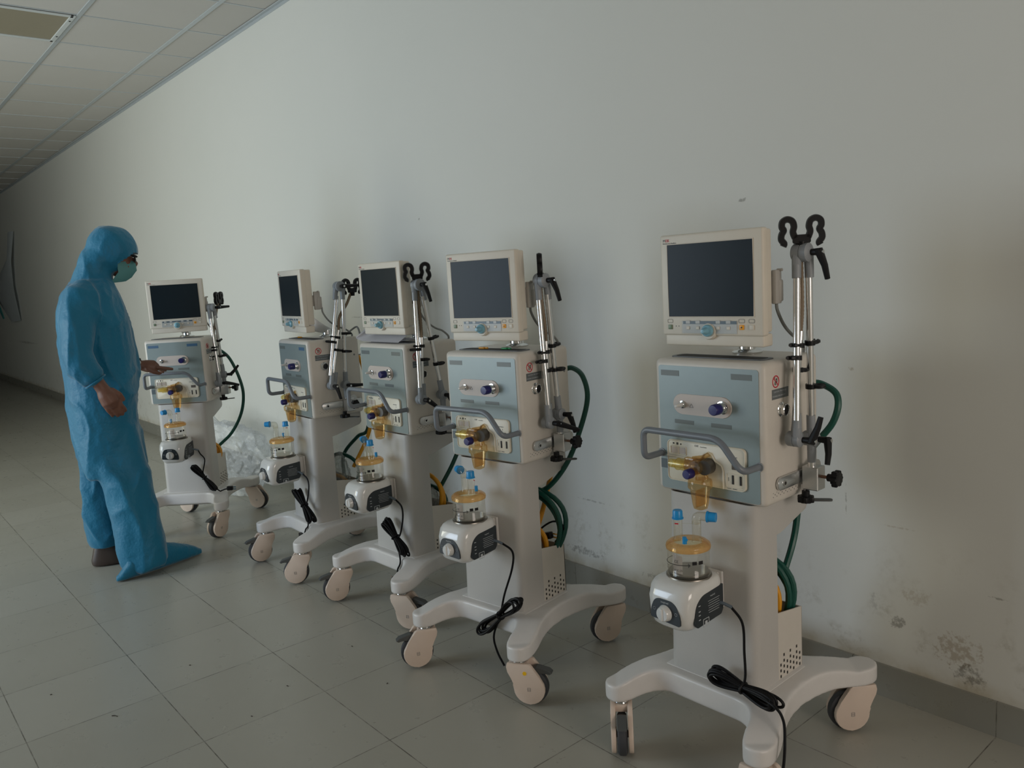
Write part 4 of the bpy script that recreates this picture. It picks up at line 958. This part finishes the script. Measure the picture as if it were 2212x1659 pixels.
# hair under the hood edge and dark glasses
bm = NB(); tube(bm, spline([(.112, -.052, 1.568), (.132, -.035, 1.562), (.136, 0, 1.560), (.132, .035, 1.562), (.112, .052, 1.568)]), .0045, 6); tube(bm, [(.112, -.053, 1.566), (.05, -.076, 1.562)], .003, 6)
for s in (-1, 1): tube(bm, [(.126+.002*math.cos(t*PI/8), s*.032+.020*math.cos(t*PI/8), 1.548+.016*math.sin(t*PI/8)) for t in range(16)], .003, 6, True)
gl = obj('glasses', bm, blackm, person)
for s in (-1, 1):
    bm = NB(); lathe(bm, [(0, 0), (.019, 0), (.019, .002), (0, .002)], Matrix.Translation((.125, s*.032, 1.548)) @ Matrix.Rotation(PI/2, 4, 'Y'), 16); obj('lens', bm, mat('dark_lens', (.02, .02, .025), .1) if s < 0 else bpy.data.materials['dark_lens'], gl)
# face mask
bm = NB(); secs = []
for k in range(7):
    t = k/6; z = 1.542-.098*t; x = .118+.022*math.sin(t*PI*.8)-.055*t*t; secs.append([(x-.085*(abs(u)**2.2)+.004*(k % 2), u*.066, z-.006*abs(u)) for u in [i/8-1 for i in range(17)]])
V = [[bm.verts.new(p) for p in s] for s in secs]
for A, B in zip(V, V[1:]):
    for i in range(16): bm.faces.new((A[i], A[i+1], B[i+1], B[i]))
bmesh.ops.solidify(bm, geom=bm.faces[:], thickness=.003)
mk = obj('face_mask', bm, mat('pale_teal_mask', (.20, .52, .52), .6), person, label='pale teal surgical mask')
# coverall
def wrinkle(bm, amp, seed, sc=(1, 1, 1)):
    bm.normal_update()
    for v in bm.verts:
        p = Vector((v.co.x*sc[0]+v.co.z*.25, v.co.y*sc[1], v.co.z*sc[2]-v.co.x*.3))+Vector((seed, 0, 0))
        warp = Vector((noise.noise(p*3), noise.noise(p*3+Vector((5, 0, 0))), 0))*.12
        q = p+warp
        r1 = 1-abs(noise.noise(q*4.5))*2.6; r2 = 1-abs(noise.noise(q*9+Vector((3, 1, 2))))*2.6
        w = noise.noise(p*3.2)*.8+max(r1, 0)**2*1.1+max(r2, 0)**2*.55+noise.noise(p*24)*.14-.5
        if v.co.z > .03: v.co += v.normal*w*amp*(.45 if v.co.z > 1.45 else 1)
bm = NB()
loft(bm, [(.50, -.225, .070, 0, .19), (.60, -.238, .066, 0, .20), (.71, -.245, .052, 0, .205), (.85, -.252, .060, 0, .205), (.98, -.255, .078, 0, .195), (1.10, -.258, .085, 0, .19), (1.24, -.254, .074, 0, .20), (1.32, -.246, .062, 0, .205), (1.39, -.225, .045, 0, .195), (1.435, -.185, .030, 0, .15), (1.465, -.145, .018, 0, .10)])
# legs: near one forward, far one behind
loft(bm, [(.035, -.075, .095, -.165, .100), (.06, -.105, .112, -.165, .105), (.15, -.115, .110, -.160, .108), (.30, -.125, .100, -.150, .108), (.45, -.140, .092, -.130, .110), (.60, -.190, .070, -.100, .105), (.75, -.20, .05, -.09, .10)])
loft(bm, [(.100, -.240, -.090, .105, .085), (.13, -.248, -.085, .105, .088), (.30, -.245, -.09, .100, .090), (.45, -.240, -.06, .095, .095), (.60, -.235, -.0, .09, .10), (.75, -.22, .03, .09, .10)])
# sleeves
capsule(bm, [(-.115, -.165, 1.385), (-.160, -.215, 1.25), (-.175, -.245, 1.12), (-.150, -.262, 1.045), (-.118, -.268, 1.000)], [.078, .078, .074, .068, .058])
capsule(bm, [(-.07, .160, 1.380), (-.055, .205, 1.22), (-.02, .240, 1.09), (.03, .270, 1.035), (.055, .285, 1.02)], [.075, .070, .066, .056, .048])
# hood
ell(bm, (.028, 0, 1.598), (.117, .099, .120), .45, 4)
ell(bm, (-.035, 0, 1.545), (.085, .092, .115), .5, 4)
loft(bm, [(1.40, -.20, .030, 0, .120), (1.45, -.170, .022, 0, .100), (1.50, -.145, .020, 0, .090), (1.55, -.110, .03, 0, .090), (1.60, -.085, .06, 0, .085)])
bm = remesh(bm, 'coverall', .0085, 6, .5)
# face opening: push the hood surface back behind the face
for v in bm.verts:
    p = v.co
    if p.z > 1.42 and p.z < 1.575 and p.x > .035 and (p.z-1.575) < (p.x-.135)*.55 and abs(p.y) < .075:
        p.x = min(p.x, .050-.02*(1-(abs(p.y)/.075)))
wrinkle(bm, .016, 4.2, (1, 1, .42))
obj('coverall', bm, gown, person, sharp=75)
# sleeve cuffs
bm = NB(); tube(bm, [Vector((-.112, -.268, .985))+Vector((.042*math.cos(t*PI/10), .046*math.sin(t*PI/10), .026*math.cos(t*PI/10))) for t in range(20)], .0045, 8, True); obj('sleeve_cuff', bm, gown, person)
# watch on the far wrist
bm = NB(); wc = Vector((.083, .30, 1.004)); wm = frame_z(df)
lathe(bm, [(.031, -.014), (.034, -.012), (.034, .012), (.031, .014)], Matrix.Translation(wc) @ wm, 24); wt = obj('wrist_watch', bm, blackm, person, label='black wrist watch')
bm = NB(); cyl(bm, wc+Vector((.004, -.030, .008)), wc+Vector((.004, -.040, .011)), .015); obj('watch_face', bm, chrome, wt)
# shoe and shoe cover
bm = NB(); loft(bm, [(.004, -.245, .03, .095, .048), (.03, -.248, .03, .095, .050), (.06, -.240, .0, .095, .046), (.09, -.232, -.08, .098, .040), (.115, -.225, -.11, .10, .036)]); bm = remesh(bm, 'shoe', .006, 6); obj('shoe', bm, mat('brown_shoe_leather', (.05, .035, .028), .45), person, label='brown shoe')
bm = NB()
foot = [(-.135, -.235, .016, .010), (-.105, -.226, .036, .022), (-.06, -.212, .050, .046), (0, -.190, .050, .054), (.07, -.155, .052, .050), (.14, -.115, .050, .040), (.20, -.080, .044, .030), (.245, -.055, .030, .020), (.275, -.040, .012, .010)]
R = []
for a, d, wd, ht in foot:
    R.append([bm.verts.new((a+wd*.35*math.cos(t*PI/9)*0, d+wd*math.cos(t*PI/9), max(.004, ht*1.35+ht*1.35*math.sin(t*PI/9)))) for t in range(18)])
for A, B in zip(R, R[1:]):
    for i in range(18): j = (i+1) % 18; bm.faces.new((A[i], A[j], B[j], B[i]))
bm.faces.new(R[0][::-1]); bm.faces.new(R[-1])
capsule(bm, [(-.05, -.205, .08), (-.04, -.19, .13)], [.048, .050])
bm = remesh(bm, 'shoe_cover', .006, 5); wrinkle(bm, .005, 9.1)
for v in bm.verts: v.co.z = max(v.co.z, .0025)
obj('shoe_cover', bm, gown, person, sharp=70, label='blue plastic shoe cover')

# ------------------------------------------------------------------ specks of grit on the floor
litm = mat('dark_grit', (.05, .04, .03), .8)
for k, (x, y, L_, a) in enumerate(((-2.80, .55, .022, .6), (-2.97, .86, .006, 1), (-2.55, 1.05, .008, .2), (-2.45, .88, .006, .4), (-3.12, .43, .006, 1.4), (-2.3, 1.3, .006, 2), (-2.65, 1.36, .007, .1))):
    bm = NB(); tube(bm, spline([(0, 0, .0015), (L_*.5, L_*.12, .0018), (L_, 0, .0015)], 3), .0014, 5)
    o = obj('twig', bm, litm, None, (x, y, 0), (0, 0, a)); tag(o, 'tiny dark fragment of litter on the floor tiles in front of the ventilators', 'litter', 'litter specks on the floor')
